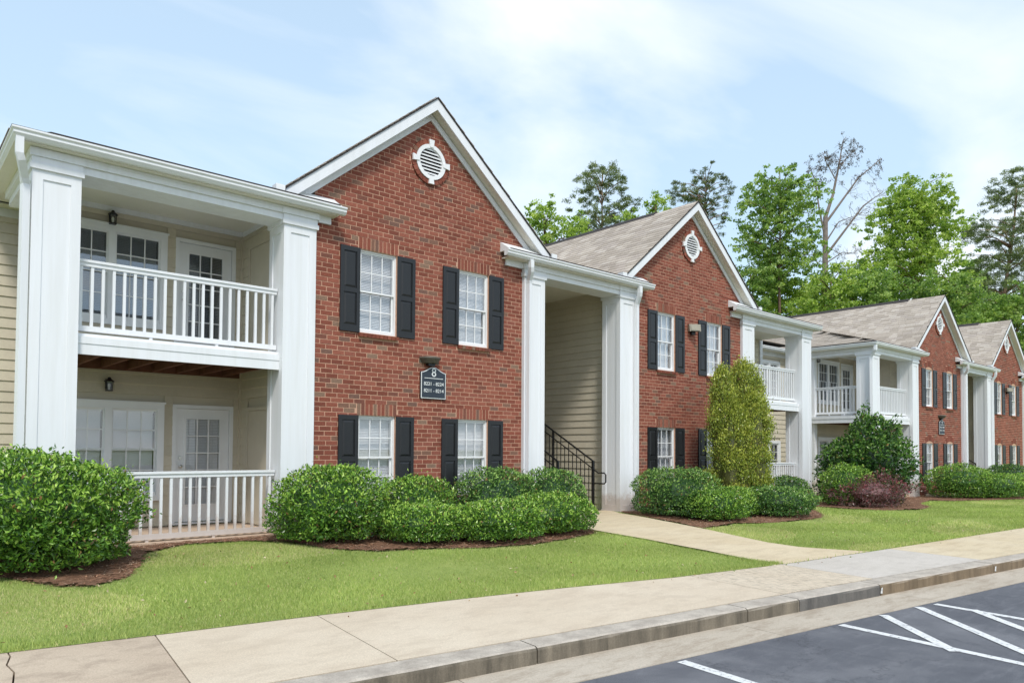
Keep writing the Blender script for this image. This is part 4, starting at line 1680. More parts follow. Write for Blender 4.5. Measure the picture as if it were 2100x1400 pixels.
def leaf_cloud(p, nrm, size, aspect, cols, spread=.9, fold=.25, lift=.3):
    """folded two-triangle leaves; returns verts, loop indices, colours"""
    n = len(p)
    r = rng.normal(0, 1, (n, 3))
    d = unit(nrm * .55 + r * spread * .6 + np.array([0, 0, lift]))
    face = unit(nrm * .8 + rng.normal(0, .62, (n, 3)))
    s = unit(np.cross(d, face))
    f_ = np.cross(s, d)
    L = size[:, None]
    W = L * aspect
    b = p - d * L * .5
    t = p + d * L * .5 - f_ * L * .12
    l = p - s * W * .5 + f_ * W * fold - d * L * .06
    q = p + s * W * .5 + f_ * W * fold - d * L * .06
    V = np.stack([b, q, t, l], 1).reshape(-1, 3)
    o = 4 * np.arange(n)[:, None]
    I = (np.array([0, 1, 2, 0, 2, 3])[None] + o).ravel()
    return V, I, np.repeat(cols, 4, axis=0)


def lumps(seed, k=9, amp=.06, freq=5.0):
    r = np.random.default_rng(seed)
    K = r.normal(0, freq, (k, 3))
    ph = r.uniform(0, 2 * PI, k)
    return lambda q: amp * np.sin(q @ K.T + ph).mean(-1) * 3


GREEN = [lin(170, 198, 92), lin(136, 174, 68), lin(100, 140, 50), lin(72, 112, 40), lin(54, 88, 36)]
GREEN_COOL = [lin(154, 184, 98), lin(114, 152, 70), lin(80, 120, 54), lin(60, 96, 44), lin(46, 76, 38)]
GREEN_DEEP = [lin(128, 160, 76), lin(92, 132, 56), lin(66, 106, 44), lin(50, 84, 36), lin(40, 68, 32)]
GOLD = [lin(180, 184, 78), lin(156, 166, 64), lin(130, 146, 56), lin(104, 120, 48), lin(140, 126, 70)]
RED = [lin(150, 76, 84), lin(122, 72, 78), lin(104, 74, 72), lin(94, 82, 70), lin(128, 92, 90)]


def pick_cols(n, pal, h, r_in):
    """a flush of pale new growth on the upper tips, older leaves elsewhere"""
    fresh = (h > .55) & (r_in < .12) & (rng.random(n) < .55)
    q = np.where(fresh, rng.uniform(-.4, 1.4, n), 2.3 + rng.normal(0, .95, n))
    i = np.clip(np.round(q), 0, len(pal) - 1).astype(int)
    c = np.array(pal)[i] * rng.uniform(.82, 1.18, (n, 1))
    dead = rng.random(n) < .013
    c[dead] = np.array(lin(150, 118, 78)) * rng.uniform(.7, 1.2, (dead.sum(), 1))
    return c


def shrub(name, label, x, y, rx, ry, h, pal, n, leaf=.05, aspect=.5, box=2.6, amp=.07, cat='shrub', group=None, mat='leaf', tip=0.0, rz=0.0, stems=7):
    z0 = float(gz(x, y))
    root = empty(name, (x, y, z0), rz)
    seed = int(abs(x * 131 + y * 71)) % 9973
    lp = lumps(seed, 10, amp, 4.5)
    lp2 = lumps(seed + 5, 14, amp * 1.15, 15.0)
    n = int(n * .88)
    d = unit(rng.normal(0, 1, (int(n * 1.5), 3)))
    d = d[d[:, 2] > -.86][:n]
    n = len(d)
    # superellipsoid radius
    e = box
    rad = (np.abs(d) ** e).sum(-1) ** (-1 / e)
    depth = np.where(rng.random(n) < .66, np.abs(rng.normal(0, .05, n)), rng.uniform(.05, .34, n))
    k = rad * (1 + lp(d * 1.0) + lp2(d)) * (1 - depth)
    cz = h * .47
    P = d * k[:, None] * np.array([rx, ry, h * .53]) + np.array([0, 0, cz])
    if tip:
        f_ = np.clip(P[:, 2] / h, 0, 1)
        sc_ = 1 - tip * f_ ** 1.4
        P[:, 0] *= sc_
        P[:, 1] *= sc_
    P[:, 2] = np.maximum(P[:, 2], .07 + rng.uniform(0, .10, n))
    nr = unit(d / np.array([rx, ry, h * .53]))
    stray = rng.random(n) < .02
    P[stray] += nr[stray] * rng.uniform(.03, .12, (stray.sum(), 1))
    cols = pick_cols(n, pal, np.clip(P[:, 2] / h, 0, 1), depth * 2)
    V, I, K = leaf_cloud(P, nr, leaf * rng.uniform(.65, 1.3, n), aspect, cols)
    array_mesh('foliage', V, 3, I, K, MT[mat], root)
    # twiggy core
    m = MB()
    for _ in range(stems):
        a = rng.uniform(0, 2 * PI)
        q = rng.uniform(.3, .7)
        m.tube([(rng.uniform(-.1, .1), rng.uniform(-.1, .1), 0), (rx * q * .5 * math.cos(a), ry * q * .5 * math.sin(a), h * .35), (rx * q * math.cos(a), ry * q * math.sin(a), h * rng.uniform(.55, .8))], .018, 5, .006)
    m.build('stem', MT['stem'], root)
    b = MB()
    for i in range(7):
        ph = -PI / 2 + PI * i / 6
        for j in range(12):
            a = 2 * PI * j / 12
            v = np.array([math.cos(ph) * math.cos(a), math.cos(ph) * math.sin(a), math.sin(ph)])
            kk = float((np.abs(v) ** e).sum() ** (-1 / e)) * .66
            zc = cz + v[2] * kk * h * .53
            sc_ = 1 - tip * max(0, min(1, zc / h)) ** 1.4
            b.v.append((v[0] * kk * rx * sc_, v[1] * kk * ry * sc_, max(.02, zc)))
    for i in range(6):
        for j in range(12):
            b.f.append((i * 12 + j, i * 12 + (j + 1) % 12, (i + 1) * 12 + (j + 1) % 12, (i + 1) * 12 + j))
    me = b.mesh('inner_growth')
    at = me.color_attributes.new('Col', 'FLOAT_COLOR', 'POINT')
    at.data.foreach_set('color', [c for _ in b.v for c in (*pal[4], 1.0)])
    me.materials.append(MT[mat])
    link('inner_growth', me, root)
    return tag(root, label, cat, group)


HG = 'clipped hedge shrubs along the front beds'
shrub('shrub', 'large round green shrub in front of the leftmost white column', 1.38, 9.60, 1.02, .95, 1.28, GREEN, 26000, .058, .44, 2.5, .08, group=HG)
shrub('shrub', 'round green shrub standing between the porch railing and the brick wall', 5.05, 9.70, .78, .74, 1.08, GREEN, 14000, .055, .44, 2.6, .07, group=HG)
shrub('shrub', 'green shrub under the lower left brick-wall window, behind the low hedge', 6.72, 9.95, .66, .55, .91, GREEN, 8424, .052, .46, 2.5, .07, group=HG)
shrub('shrub', 'left mound of the low front hedge before the brick wall', 6.22, 8.98, .66, .56, .58, GREEN, 7956, .052, .46, 2.8, .06, group=HG)
shrub('shrub', 'middle mound of the low front hedge before the brick wall', 7.32, 8.62, .74, .62, .63, GREEN, 9360, .052, .46, 2.8, .06, group=HG)
shrub('shrub', 'right mound of the low front hedge, beside the entrance walk', 8.66, 8.80, .78, .66, .66, GREEN, 9360, .052, .46, 2.8, .06, group=HG)
shrub('shrub', 'rounded shrub below the lower right brick-wall window, left of the handrail', 8.52, 10.02, .88, .55, 1.02, GREEN_COOL, 8892, .052, .46, 2.5, .06, group=HG)
shrub('shrub', 'rounded shrub at the foot of the column left of the breezeway stair', 9.72, 9.86, .66, .55, 1.02, GREEN_COOL, 7488, .052, .46, 2.5, .06, group=HG)
shrub('shrub', 'dark boxy shrub beside the downspout right of the entrance walk', 13.0, 9.35, .90, .78, 1.02, GREEN_COOL, 11232, .052, .46, 3.2, .06, group=HG)
shrub('shrub', 'low bright mound at the left front of the golden conifer', 13.15, 8.48, .66, .60, .62, GREEN, 7956, .052, .46, 2.7, .06, group=HG)
shrub('shrub', 'low mound at the right front of the golden conifer, nearest the lawn', 15.35, 8.38, .86, .78, .68, GREEN_COOL, 10296, .052, .46, 2.7, .06, group=HG)
shrub('shrub', 'low mound filling the gap in front of the golden conifer trunk', 14.2, 8.75, .55, .50, .66, GREEN, 5616, .052, .46, 2.7, .06, group=HG)
shrub('shrub', 'dark green shrub at the right porch column, behind the golden conifer', 18.3, 9.65, .80, .55, .84, GREEN_DEEP, 7000, .05, .48, 2.4, .06, group=HG)
shrub('holly_tree', 'large dark green cone-shaped holly in the gap between the two buildings', 22.75, 9.45, 1.55, 1.35, 2.50, GREEN_DEEP, 15000, .11, .5, 2.1, .16, 'tree', None, 'leaf', .36)
shrub('shrub', 'green shrub at the lower left of the big holly', 21.0, 9.25, .92, .62, 1.20, GREEN, 8000, .055, .48, 2.5, .08, group=HG)
shrub('red_shrub', 'purple-red low shrub in front of the big holly', 21.05, 8.62, 1.12, .80, .86, RED, 6500, .07, .34, 2.0, .26)
shrub('shrub', 'rounded hedge shrub at the left corner of the farther brick building', 28.7, 8.75, 1.22, 1.0, 1.18, GREEN, 10000, .06, .48, 2.5, .06, group=HG)
shrub('shrub', 'lower bright hedge shrub at the right edge, nearest the far lawn', 29.6, 7.85, 1.15, .85, .86, GREEN, 8000, .06, .48, 2.5, .10, group=HG)
shrub('shrub', 'dark hedge shrub below the farthest brick gable at the right edge', 33.6, 8.5, 1.2, .9, 1.15, GREEN_DEEP, 7000, .07, .48, 2.5, .08, group=HG)
shrub('shrub', 'hedge shrub farthest right beside the far sidewalk lawn', 32.6, 7.3, 1.3, .9, .85, GREEN, 7000, .07, .48, 2.5, .08, group=HG)


def conifer(name, label, x, y, spires, pal):
    """golden arborvitae: feathery upright sprays on packed spires"""
    z0 = float(gz(x, y))
    root = empty(name, (x, y, z0))
    Vs, Is, Ks = [], [], []
    o = 0
    tr = MB()
    for (dx, dy, R, H) in spires:
        tr.tube([(dx * .3, dy * .3, 0), (dx, dy, H * .45), (dx, dy, H * .9)], .05, 7, .012)
        nc = int(210 * R * H)
        u = rng.random(nc)
        zc = H * (u ** .85)
        a = rng.uniform(0, 2 * PI, nc)
        prof = np.interp(zc / H, [0, .08, .3, .70, .86, .95, 1.0], [.74, .92, 1.0, .98, .86, .60, .10])
        rr = R * prof * (1 + .10 * np.sin(zc * 5 + 3 * a) + rng.normal(0, .11, nc))
        cen = np.stack([dx + np.cos(a) * rr, dy + np.sin(a) * rr, zc], -1)
        out = unit(np.stack([np.cos(a), np.sin(a), np.full(nc, .25)], -1))
        m = 90
        c = np.repeat(cen, m, axis=0)
        nr = np.repeat(out, m, axis=0)
        j = rng.normal(0, 1, c.shape) * np.array([.062, .062, .085])
        inw = np.abs(rng.normal(0, .05, (len(c), 1)))
        P = c + j - nr * inw
        tone = np.repeat(rng.normal(0, .8, nc), m)
        q = np.clip(np.round(1.5 + tone * .6 + rng.normal(0, .8, len(c)) - .5 * j[:, 2] / .085), 0, 4).astype(int)
        cols = np.array(pal)[q] * rng.uniform(.85, 1.15, (len(c), 1))
        V, I, K = leaf_cloud(P, unit(nr + np.array([0, 0, .9])), rng.uniform(.03, .07, len(c)), .46, cols, .7, .1, .8)
        Vs.append(V)
        Is.append(I + o)
        Ks.append(K)
        o += len(V)
    tr.build('trunk', MT['stem'], root)
    array_mesh('foliage', np.concatenate(Vs), 3, np.concatenate(Is), np.concatenate(Ks), MT['leaf'], root)
    b = MB()
    for (dx, dy, R, H) in spires:
        b.lathe([(R * .5, .05), (R * .78, H * .3), (R * .74, H * .62), (R * .55, H * .82), (.02, H * .93)], dx, dy, 14)
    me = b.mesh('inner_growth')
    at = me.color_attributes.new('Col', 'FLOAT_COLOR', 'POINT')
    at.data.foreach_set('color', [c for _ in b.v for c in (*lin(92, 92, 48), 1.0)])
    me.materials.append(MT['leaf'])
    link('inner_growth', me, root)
    return tag(root, label, 'conifer')


conifer('golden_conifer', 'tall golden-green arborvitae with two tops before the second brick gable', 15.45, 9.35,
        [(.20, -.02, .40, 3.55), (-.50, .12, .28, 3.34), (.50, -.08, .30, 3.1), (.04, -.32, .38, 2.75), (-.50, -.10, .30, 2.5), (.40, .30, .30, 3.0), (.56, .06, .24, 2.4), (-.26, -.2, .34, 2.3), (-.78, .30, .22, .95)], GOLD)


# ------------------------------------------------------------------ trees
def crown_mesh(root, lobes, base, pal, per_m3, leaf, aspect, mat, clump=.55, m=52, spread=.9):
    Vs, Is, Ks, cen_all = [], [], [], []
    o = 0
    for (cx, cy, cz, rx, rz) in lobes:
        vol = 4.2 * rx * rx * rz
        nc = max(6, int(per_m3 * vol ** .80))
        d = unit(rng.normal(0, 1, (nc, 3)))
        r = rng.random(nc) ** .42
        r = r * (1 + rng.normal(0, .10, nc))
        cen = d * r[:, None] * np.array([rx, rx, rz]) * 1.04 + np.array([cx, cy, cz]) - base
        cen_all.append(cen)
        c = np.repeat(cen, m, axis=0)
        sz = np.repeat(rng.uniform(.6, 1.25, nc) * clump, m)[:, None]
        j = unit(rng.normal(0, 1, c.shape)) * (rng.random((len(c), 1)) ** .5) * sz * np.array([1, 1, .55])
        P = c + j
        nr = unit(j + np.array([0, 0, .12]) + .5 * np.repeat(d, m, axis=0) * .4)
        tone = np.repeat(rng.normal(0, .7, nc), m)
        q = np.clip(np.round(1.6 + tone + rng.normal(0, .8, len(c))), 0, len(pal) - 1).astype(int)
        cols = np.array(pal)[q] * rng.uniform(.85, 1.15, (len(c), 1))
        V, I, K = leaf_cloud(P, nr, leaf * rng.uniform(.6, 1.35, len(c)), aspect, cols, spread, .2, .1)
        Vs.append(V)
        Is.append(I + o)
        Ks.append(K)
        o += len(V)
    array_mesh('crown', np.concatenate(Vs), 3, np.concatenate(Is), np.concatenate(Ks), MT[mat], root)
    return np.concatenate(cen_all)


def tree(name, label, lobes, pal, per_m3=9, leaf=.2, aspect=.7, mat='treeleaf', bark='bark', clump=.6, r0=None, spread=.9, limbs=26, lean=0.0, m=52, widen=1.0):
    lobes = [(a, b, c, d * widen, e * (1 + (widen - 1) * .5)) for (a, b, c, d, e) in lobes]
    L = np.array(lobes)
    wts = L[:, 3] ** 2
    bx, by = (L[:, 0] * wts).sum() / wts.sum() + lean, (L[:, 1] * wts).sum() / wts.sum()
    z0 = -.3
    top = (L[:, 2] + L[:, 4]).max()
    base = np.array([bx, by, z0])
    root = empty(name, tuple(base))
    cen = crown_mesh(root, lobes, base, pal, per_m3, leaf, aspect, mat, clump, m, spread)
    t = MB()
    r0 = r0 or .018 * top
    H = top - z0
    tp = L[np.argmax(L[:, 2] + L[:, 4])]
    ax = [(0, 0, 0), (.02 * H * .2, 0, H * .35), (rng.normal(0, .15), rng.normal(0, .15), H * .6), ((tp[0] - bx) * .7, (tp[1] - by) * .7, H * .80), (tp[0] - bx, tp[1] - by, H * .95)]
    t.tube(ax, r0, 9, r0 * .16)
    ids = rng.choice(len(cen), min(limbs, len(cen)), replace=False)
    for i in ids:
        c = cen[i]
        zz_ = max(H * .25, c[2] - abs(rng.normal(.25, .1)) * np.hypot(c[0], c[1]) - .4)
        f_ = min(.93, zz_ / H)
        bxy = np.array([np.interp(f_, [0, .35, .6, .8, .95], [a[k] for a in ax]) for k in (0, 1)])
        s = np.array([bxy[0], bxy[1], f_ * H])
        mid = s + (c - s) * .5 + np.array([0, 0, .12 * np.linalg.norm(c - s)])
        rr = r0 * (1 - f_) * .45 + .03
        t.tube([tuple(s), tuple(mid), tuple(c)], rr, 5, .015)
    t.build('trunk', MT[bark], root, True)
    return tag(root, label, 'tree', 'trees behind the buildings')


TREES = {
    'T1': [(26.16, 27.16, 13.26, 1.15, 1.15), (27.12, 26.32, 12.76, 1.15, 1.07), (25.87, 27.47, 11.98, 0.89, 0.76), (26.68, 26.77, 11.35, 1.53, 1.02), (26.6, 27.3, 9.6, 1.6, 1.3)],
    'T2': [(35.87, 31.70, 18.97, 1.86, 1.16), (34.87, 32.64, 17.68, 0.96, 0.71), (37.11, 30.66, 17.60, 0.96, 0.77), (35.81, 31.85, 16.56, 2.19, 0.84), (37.32, 30.54, 15.87, 0.90, 0.96), (35.11, 32.51, 15.53, 1.35, 0.58), (36.20, 31.55, 15.28, 1.61, 0.64)],
    'T3': [(36.95, 28.16, 16.72, 0.86, 1.05), (36.35, 28.73, 15.58, 0.99, 0.68), (35.70, 29.30, 15.79, 0.74, 0.80), (37.10, 28.08, 15.34, 0.92, 0.62), (36.5, 28.6, 13.6, 1.4, 1.2)],
    'T4': [(44.40, 29.42, 20.93, 1.46, 0.84), (43.22, 30.49, 20.12, 1.25, 0.84), (44.22, 29.63, 19.54, 2.02, 0.77), (45.77, 28.23, 20.18, 0.70, 0.56), (44.82, 29.14, 18.50, 1.04, 0.98), (45.36, 28.69, 17.70, 0.49, 0.91), (43.46, 30.33, 18.91, 1.25, 0.63)],
    'T5': [(45.6, 25.7, 18.9, 1.3, 1.1), (47.6, 24.2, 18.9, 1.3, 1.1), (46.52, 24.93, 19.45, 1.67, 1.47), (45.51, 25.89, 17.60, 1.61, 1.41), (47.37, 24.25, 17.61, 1.88, 1.54), (46.24, 25.33, 15.59, 2.21, 1.41), (45.10, 26.32, 15.92, 0.94, 1.00), (47.68, 24.07, 14.94, 1.61, 1.34), (46.66, 25.03, 13.59, 2.01, 1.00)],
    'T7': [(54.8, 20.3, 18.9, 1.4, 1.1), (56.6, 18.7, 18.7, 1.5, 1.1), (55.70, 19.47, 19.43, 2.02, 1.67), (54.83, 20.31, 17.54, 2.30, 1.67), (56.40, 18.93, 17.35, 2.30, 1.67), (54.37, 20.82, 15.17, 2.37, 1.46), (56.33, 19.09, 14.84, 2.65, 1.46), (53.09, 21.99, 14.05, 1.39, 1.32)],
    'T8': [(63.37, 15.29, 21.00, 1.88, 1.45), (62.31, 16.27, 20.02, 1.45, 0.87), (62.50, 16.18, 17.92, 2.53, 0.94), (63.23, 15.62, 15.76, 2.89, 1.45), (61.15, 17.39, 17.48, 1.23, 0.65), (62.87, 16.02, 13.59, 3.44, 1.30), (63.56, 15.21, 18.65, 1.45, 1.08)],
    'U1': [(45.2, 26.4, 12.7, 2.05, 1.55), (44.2, 27.2, 11.8, 1.4, 1.1), (44.8, 26.6, 10.4, 2.2, 1.6)],
    'U2': [(48.9, 25.7, 12.5, 2.15, 1.6), (48.0, 26.4, 14.1, 1.4, 1.2), (48.6, 25.8, 10.4, 2.2, 1.6)],
    'U3': [(45.37, 20.90, 11.65, 1.85, 1.29), (44.82, 21.43, 10.63, 1.85, 0.92), (45.1, 21.2, 9.4, 2.0, 1.4)],
    'U4': [(49.27, 20.10, 12.18, 1.93, 1.41), (48.69, 20.65, 11.21, 1.93, 0.96), (49.0, 20.4, 9.6, 2.1, 1.5)],
    'U5': [(52.38, 16.04, 11.51, 1.89, 1.45), (50.96, 17.29, 11.66, 1.57, 1.26), (51.8, 16.6, 9.6, 2.2, 1.6)],
    'U6': [(58.00, 15.08, 11.01, 2.21, 1.21), (59.24, 13.96, 11.69, 1.34, 1.34), (58.6, 14.6, 9.2, 2.3, 1.6)],
    'U7': [(59.31, 21.84, 13.61, 2.25, 1.50), (59.3, 21.8, 11.4, 2.4, 1.6)],
    'U8': [(67.73, 19.65, 15.72, 1.61, 1.61), (67.7, 19.6, 13.0, 2.4, 2.0), (67.7, 19.6, 10.4, 2.6, 2.0)],
}
LIME = [lin(200, 212, 128), lin(178, 196, 104), lin(148, 172, 84), lin(116, 146, 68), lin(92, 120, 60)]
MID = [lin(182, 198, 122), lin(156, 180, 104), lin(128, 156, 86), lin(102, 132, 72), lin(84, 110, 64)]
PINE = [lin(160, 168, 120), lin(138, 150, 104), lin(118, 134, 92), lin(98, 116, 80), lin(82, 98, 72)]
tree('broadleaf_tree', 'bright lime-green leafy tree behind the nearest gable, leftmost of the trees', TREES['T1'], LIME, 14, .14, .7, clump=.32, m=30)
tree('pine_tree', 'full pine with visible trunk rising behind the second gable ridge, left of the other pines', TREES['T2'], PINE, 8, .24, .15, 'needle', 'pinebark', .33, .17, 1.3, 40)
tree('broadleaf_tree', 'small light green tree between the two pines behind the second gable', TREES['T3'], LIME, 14, .14, .7, clump=.32, m=30)
tree('pine_tree', 'thin dark pine directly behind the peak of the second gable', TREES['T4'], [tuple(.8 * q for q in c) for c in PINE], 5, .24, .14, 'needle', 'pinebark', .30, .15, 1.3, 40)
tree('broadleaf_tree', 'tall open-crowned green tree just left of the bare dead pine', TREES['T5'], MID, 6.6, .17, .72, clump=.34, limbs=46, r0=.15, m=26, widen=1.22)
tree('broadleaf_tree', 'tall bright full-crowned tree right of the bare dead pine', TREES['T7'], LIME, 8.2, .17, .7, clump=.36, r0=.18, m=30, widen=1.12, limbs=30)
tree('pine_tree', 'tall dark pine at the right edge of the picture', TREES['T8'], PINE, 5, .28, .14, 'needle', 'pinebark', .40, .22, 1.3, 46)
tree('broadleaf_tree', 'lower mid-green tree just right of the second gable roof', TREES['U1'], MID, 8.5, .17, .7, clump=.42, m=40)
tree('broadleaf_tree', 'rounded mid-green tree at the foot of the open-crowned tree', TREES['U2'], LIME, 8.5, .17, .7, clump=.42, m=40)
tree('broadleaf_tree', 'yellow-green low tree below the trunk of the dead pine', TREES['U3'], LIME, 8.5, .17, .7, clump=.42, m=40)
tree('broadleaf_tree', 'dense green low tree above the far roof ridge, left of the farther gable peak', TREES['U4'], MID, 9.5, .17, .7, clump=.42, m=40)
tree('broadleaf_tree', 'dark green tree just right of the farther gable peak', TREES['U5'], MID, 9.5, .17, .7, clump=.42, m=40)
tree('broadleaf_tree', 'dark low tree above the farthest roof at the right edge', TREES['U6'], MID, 9.5, .17, .7, clump=.42, m=40)
tree('broadleaf_tree', 'low tree under the bright full-crowned tree', TREES['U7'], MID, 8.5, .17, .7, clump=.42, m=40)
tree('broadleaf_tree', 'pale green tree between the bright tree and the right-hand pine', TREES['U8'], MID, 6, .2, .7, clump=.5)


def dead_pine():
    base = np.array([54.0, 25.35, -.3])
    root = empty('dead_pine', tuple(base))
    t = MB()

    def T(pts, r, r2, n=7):
        t.tube([tuple(np.array(p) - base) for p in pts], r, n, r2)
    T([(54.0, 25.35, -.3), (54.01, 25.35, 9.68), (53.84, 25.26, 15.93), (53.79, 25.19, 19.06)], .27, .17, 10)
    T([(53.79, 25.19, 19.06), (54.16, 24.79, 20.72), (54.49, 24.40, 23.30), (54.62, 24.23, 24.78)], .14, .02)
    T([(53.82, 25.22, 17.4), (53.45, 25.5, 19.6), (53.15, 25.65, 21.75), (52.79, 25.92, 22.92)], .09, .015)
    main = [((53.82, 25.2, 18.6), (55.55, 23.49, 22.0), (56.85, 22.30, 23.51)),
            ((53.86, 25.2, 17.2), (54.54, 24.53, 18.70), (55.88, 23.28, 19.4)),
            ((53.9, 25.2, 16.2), (55.88, 23.28, 19.9), (57.02, 22.25, 21.04)),
            ((53.9, 25.2, 15.6), (54.8, 24.4, 16.4), (55.66, 23.57, 16.3)),
            ((53.9, 25.25, 14.6), (54.9, 24.4, 15.2), (55.65, 23.65, 14.9)),
            ((53.9, 25.25, 13.8), (54.7, 24.5, 14.4), (55.4, 23.9, 14.6)),
            ((53.86, 25.25, 15.2), (53.2, 25.9, 15.9), (52.5, 26.4, 16.0)),
            ((54.3, 24.6, 21.8), (53.8, 25.1, 23.2), (53.6, 25.3, 24.0)),
            ((54.4, 24.5, 22.6), (55.0, 23.9, 23.8), (55.4, 23.5, 24.2))]
    ends = []
    for m_ in main:
        L = np.linalg.norm(np.array(m_[2]) - np.array(m_[0]))
        T(m_, .02 + .012 * L, .012, 6)
    allb = [((53.79, 25.19, 19.06), (54.49, 24.40, 23.30), (54.62, 24.23, 24.78)), ((53.45, 25.5, 19.6), (53.15, 25.65, 21.75), (52.79, 25.92, 22.92))] + main
    for m_ in allb:
        P = np.array(m_)
        for k in range(22):
            f_ = rng.uniform(.35, 1.0)
            p = P[0] * (1 - f_) ** 2 + 2 * P[1] * f_ * (1 - f_) + P[2] * f_ * f_
            d = unit(rng.normal(0, 1, 3) + np.array([.2, -.2, .5]))
            L = rng.uniform(.4, 1.1)
            q = p + d * L
            T([p, p + d * L * .5 + rng.normal(0, .05, 3), q], .014, .006, 4)
            for _ in range(3):
                r_ = p + d * L * rng.uniform(.3, 1)
                e = r_ + unit(rng.normal(0, 1, 3) + d) * rng.uniform(.2, .45)
                T([r_, e], .008, .005, 3)
                ends.append(e)
    t.build('trunk', MT['deadbark'], root)
    c = np.array(ends)
    c = c[(c[:, 2] > 21.5) & (rng.random(len(c)) < .5) | (rng.random(len(c)) < .12)] - base
    m = 10
    cc = np.repeat(c, m, axis=0) + rng.normal(0, .08, (len(c) * m, 3))
    V, I, K = leaf_cloud(cc, unit(rng.normal(0, 1, cc.shape)), rng.uniform(.08, .16, len(cc)), .5, np.tile(np.array([lin(92, 84, 80)]), (len(cc), 1)) * rng.uniform(.7, 1.2, (len(cc), 1)))
    array_mesh('cones', V, 3, I, K, MT['needle'], root)['kind'] = 'stuff'
    tag(root, 'bare grey dead pine with spreading branches above the far roofs', 'tree', 'trees behind the buildings')


dead_pine()


# ------------------------------------------------------------------ small fixtures
def lantern(x, y, z, label, rz=0.0):
    r = empty('wall_lantern', (x, y, z), rz)
    b = MB().box(-.04, .04, .06, .075, -.06, .09).box(-.012, .012, .0, .06, .055, .075)
    b.build('back_plate', MT['iron'], r)
    c = MB().lathe([(.001, .12), (.02, .115), (.028, .09), (.075, .055), (.07, .045), (.001, .045)], 0, 0, 8)
    c.build('cap', MT['iron'], r)
    g_ = MB()
    for k in range(4):
        a = PI / 4 + k * PI / 2
        g_.tube([(.062 * math.cos(a), .062 * math.sin(a), .05), (.05 * math.cos(a), .05 * math.sin(a), -.085)], .007, 5)
    g_.box(-.045, .045, -.045, .045, -.10, -.083)
    g_.build('cage', MT['iron'], r)
    MB().lathe([(.048, .045), (.036, -.083)], 0, 0, 4, PI / 4, PI / 4 + 2 * PI).build('glass', MT['lampglass'], r)
    MB().lathe([(.001, .02), (.018, .01), (.02, -.02), (.012, -.06), (.012, -.083)], 0, 0, 8).build('bulb', MT['blind'], r)
    return tag(r, label, 'lantern', 'porch wall lanterns')


lantern(7.39 - 4.60, 10.6 + 1.98, 4.965, 'black wall lantern on the upper porch above the window, nearest building')
lantern(7.39 - 4.60, 10.6 + 1.98, 2.36, 'black wall lantern on the lower porch above the window, nearest building')
rb = Matrix.Translation(b9.location) @ Matrix.Rotation(-0.0199, 4, 'Z')
p9 = rb @ Vector((-5.50, 1.98, 4.86))
lantern(p9.x, p9.y, p9.z, 'black wall lantern on the upper corner porch of the farther building', -0.0199)


def ogee(w_, h_):
    """outline with shoulders and a raised rounded top"""
    sh = h_ * .83
    L = [(-w_ / 2, 0), (w_ / 2, 0), (w_ / 2, sh), (w_ * .40, sh + .01), (w_ * .29, sh + .035), (w_ * .19, h_ - .03), (w_ * .10, h_ - .006), (0, h_)]
    return L + [(-x, z) for (x, z) in L[2:-1]][::-1]


def sign(base, rz, big, rows, label):
    r = empty('building_sign', base, rz)
    w_, h_ = .53, .555
    MB().prism([(x, z) for x, z in ogee(w_, h_)], -.035, -.004).build('edge_trim', MT['signwhite'], r)
    sx = [(x * .94, .016 + z * .945) for x, z in ogee(w_, h_)]
    MB().prism([(x, z) for x, z in ogee(w_ + .018, h_ + .012)], -.030, -.003).build('back_board', MT['iron'], r).location.z = -.008
    MB().prism(sx, -.041, -.030).build('board', MT['signnavy'], r)
    MB().box(-.20, .20, -.045, -.040, .352, .362).build('rule', MT['signwhite'], r)

    def txt(s, size, z):
        cu = bpy.data.curves.new('lettering', 'FONT')
        cu.body = s
        cu.size = size
        cu.align_x = 'CENTER'
        cu.align_y = 'CENTER'
        cu.extrude = .002
        cu.offset = .0
        cu.materials.append(MT['signwhite'])
        tmp = bpy.data.objects.new('lettering_curve', cu)
        C.objects.link(tmp)
        bpy.context.view_layer.update()
        me = bpy.data.meshes.new_from_object(tmp.evaluated_get(bpy.context.evaluated_depsgraph_get()))
        bpy.data.objects.remove(tmp)
        o = link('lettering', me, r)
        o.location = (0, -.0445, z)
        o['kind'] = 'stuff'
        o.rotation_euler = (PI / 2, 0, 0)
    txt(big, .215, .455)
    for s, z in zip(rows, (.255, .135)):
        txt(s, .088, z)
    return tag(r, label, 'sign', 'building number signs')


def saucer(base, rz, label):
    r = empty('wall_light', base, rz)
    MB().lathe([(.001, .065), (.15, .065), (.20, .05), (.205, .03), (.15, -.055), (.001, -.06)], 0, 0, 20, PI, 2 * PI).build('shade', MT['bronze'], r, False)
    MB().box(-.204, .204, -.004, .0, -.05, .06).build('back_plate', MT['bronze'], r)
    MB().box(-.07, .07, -.09, -.004, -.10, -.055).build('lamp_body', MT['iron'], r)
    return tag(r, label, 'wall light', 'lights above the building signs')


sign((7.39 + .10, 10.6, 2.285), 0, '8', ('8221 - 8224', '8211 - 8214'), 'dark number 8 sign on the nearest brick wall')
saucer((7.39 + .02, 10.596, 2.955), 0, 'bronze half-round light above the number 8 sign')
p9 = rb @ Vector((.10, 0, 2.30))
sign((p9.x, p9.y, p9.z), -0.0199, '4', ('4121 - 4124', '4111 - 4114'), 'small dark number sign on the farther brick building')
p9 = rb @ Vector((.02, -.004, 2.96))
saucer((p9.x, p9.y, p9.z), -0.0199, 'bronze half-round light above the sign on the farther building')


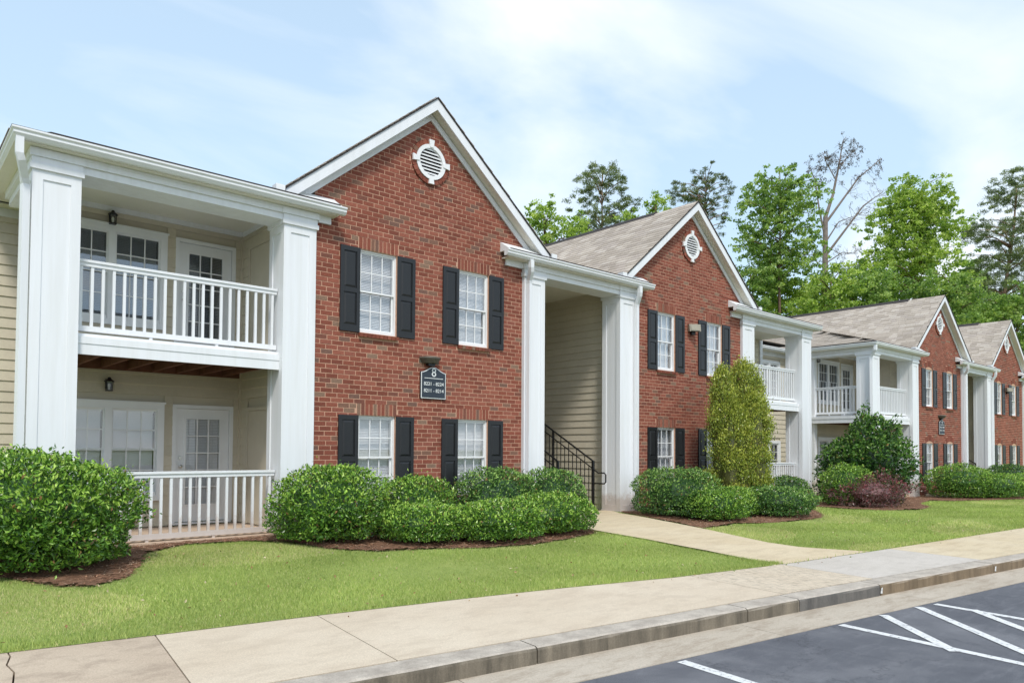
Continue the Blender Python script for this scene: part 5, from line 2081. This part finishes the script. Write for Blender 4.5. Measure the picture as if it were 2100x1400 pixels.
def floodlight(base, rz, label):
    r = empty('flood_light', base, rz)
    MB().hexa([(-.15, -.20, -.09), (.15, -.20, -.09), (.15, 0, -.07), (-.15, 0, -.07), (-.15, -.17, .09), (.15, -.17, .09), (.15, 0, .10), (-.15, 0, .10)]).build('housing', MT['lampgray'], r)
    MB().hexa([(-.12, -.215, -.07), (.12, -.215, -.07), (.12, -.203, -.07), (-.12, -.203, -.07), (-.12, -.19, .065), (.12, -.19, .065), (.12, -.172, .065), (-.12, -.172, .065)]).build('lens', MT['lampgray'], r)
    MB().box(-.05, .05, -.10, -.0, -.16, -.075).build('bracket', MT['iron'], r)
    return tag(r, label, 'flood light')


floodlight((15.36, 10.596, 4.43), -.5, 'grey flood light between the upper windows of the second gable')
p9 = rb @ Vector((7.94, -.004, 4.43))
floodlight((p9.x, p9.y, p9.z), -.5, 'small flood light high on the farthest brick gable')


def splash_block(x, y, label, rz=0.0):
    z = float(gz(x, y)) + .03
    r = MB().hexa([(-.14, -.28, 0), (.14, -.28, 0), (.12, .25, 0), (-.12, .25, 0), (-.14, -.28, .05), (.14, -.28, .05), (.12, .25, .09), (-.12, .25, .09)]).build('splash_block', MT['walk'])
    r.location = (x, y, z)
    r.rotation_euler = (0, 0, rz)
    return tag(r, label, 'splash block')


splash_block(13.05, 10.10, 'concrete splash block under the downspout right of the entrance walk', .2)
p9 = rb @ Vector((-2.0, -.5, 0))
splash_block(p9.x, p9.y, 'concrete splash block at the first brick corner of the farther building')


# ------------------------------------------------------------------ litter on the lawn
def litter():
    n = 420
    x = rng.uniform(0, 18, n * 2)
    y = np.interp(x, LX, LY) + rng.random(n * 2) * 3.6 - .25
    k = ~inpoly(x, y, PATH)
    for poly in BEDS:
        k &= ~inpoly(x, y, poly)
    x, y = x[k][:n], y[k][:n]
    n = len(x)
    z = np.where(y < np.interp(x, LX, LY), ZW + .008, gz(x, y) + .035)
    P = np.stack([x, y, z], -1)
    pal = np.array([lin(176, 150, 112), lin(196, 182, 150), lin(150, 116, 84), lin(120, 140, 70)])
    V, I, K = leaf_cloud(P, np.tile(np.array([0, 0, 1.0]), (n, 1)) + rng.normal(0, .2, (n, 3)), rng.uniform(.02, .045, n), .55, pal[rng.integers(0, 4, n)], 1.2, .2, 0)
    tag(array_mesh('leaf_litter', V, 3, I, K, MT['straw']), 'scattered dry leaf bits on the lawn and sidewalk edge', 'litter', None, 'stuff')


litter()
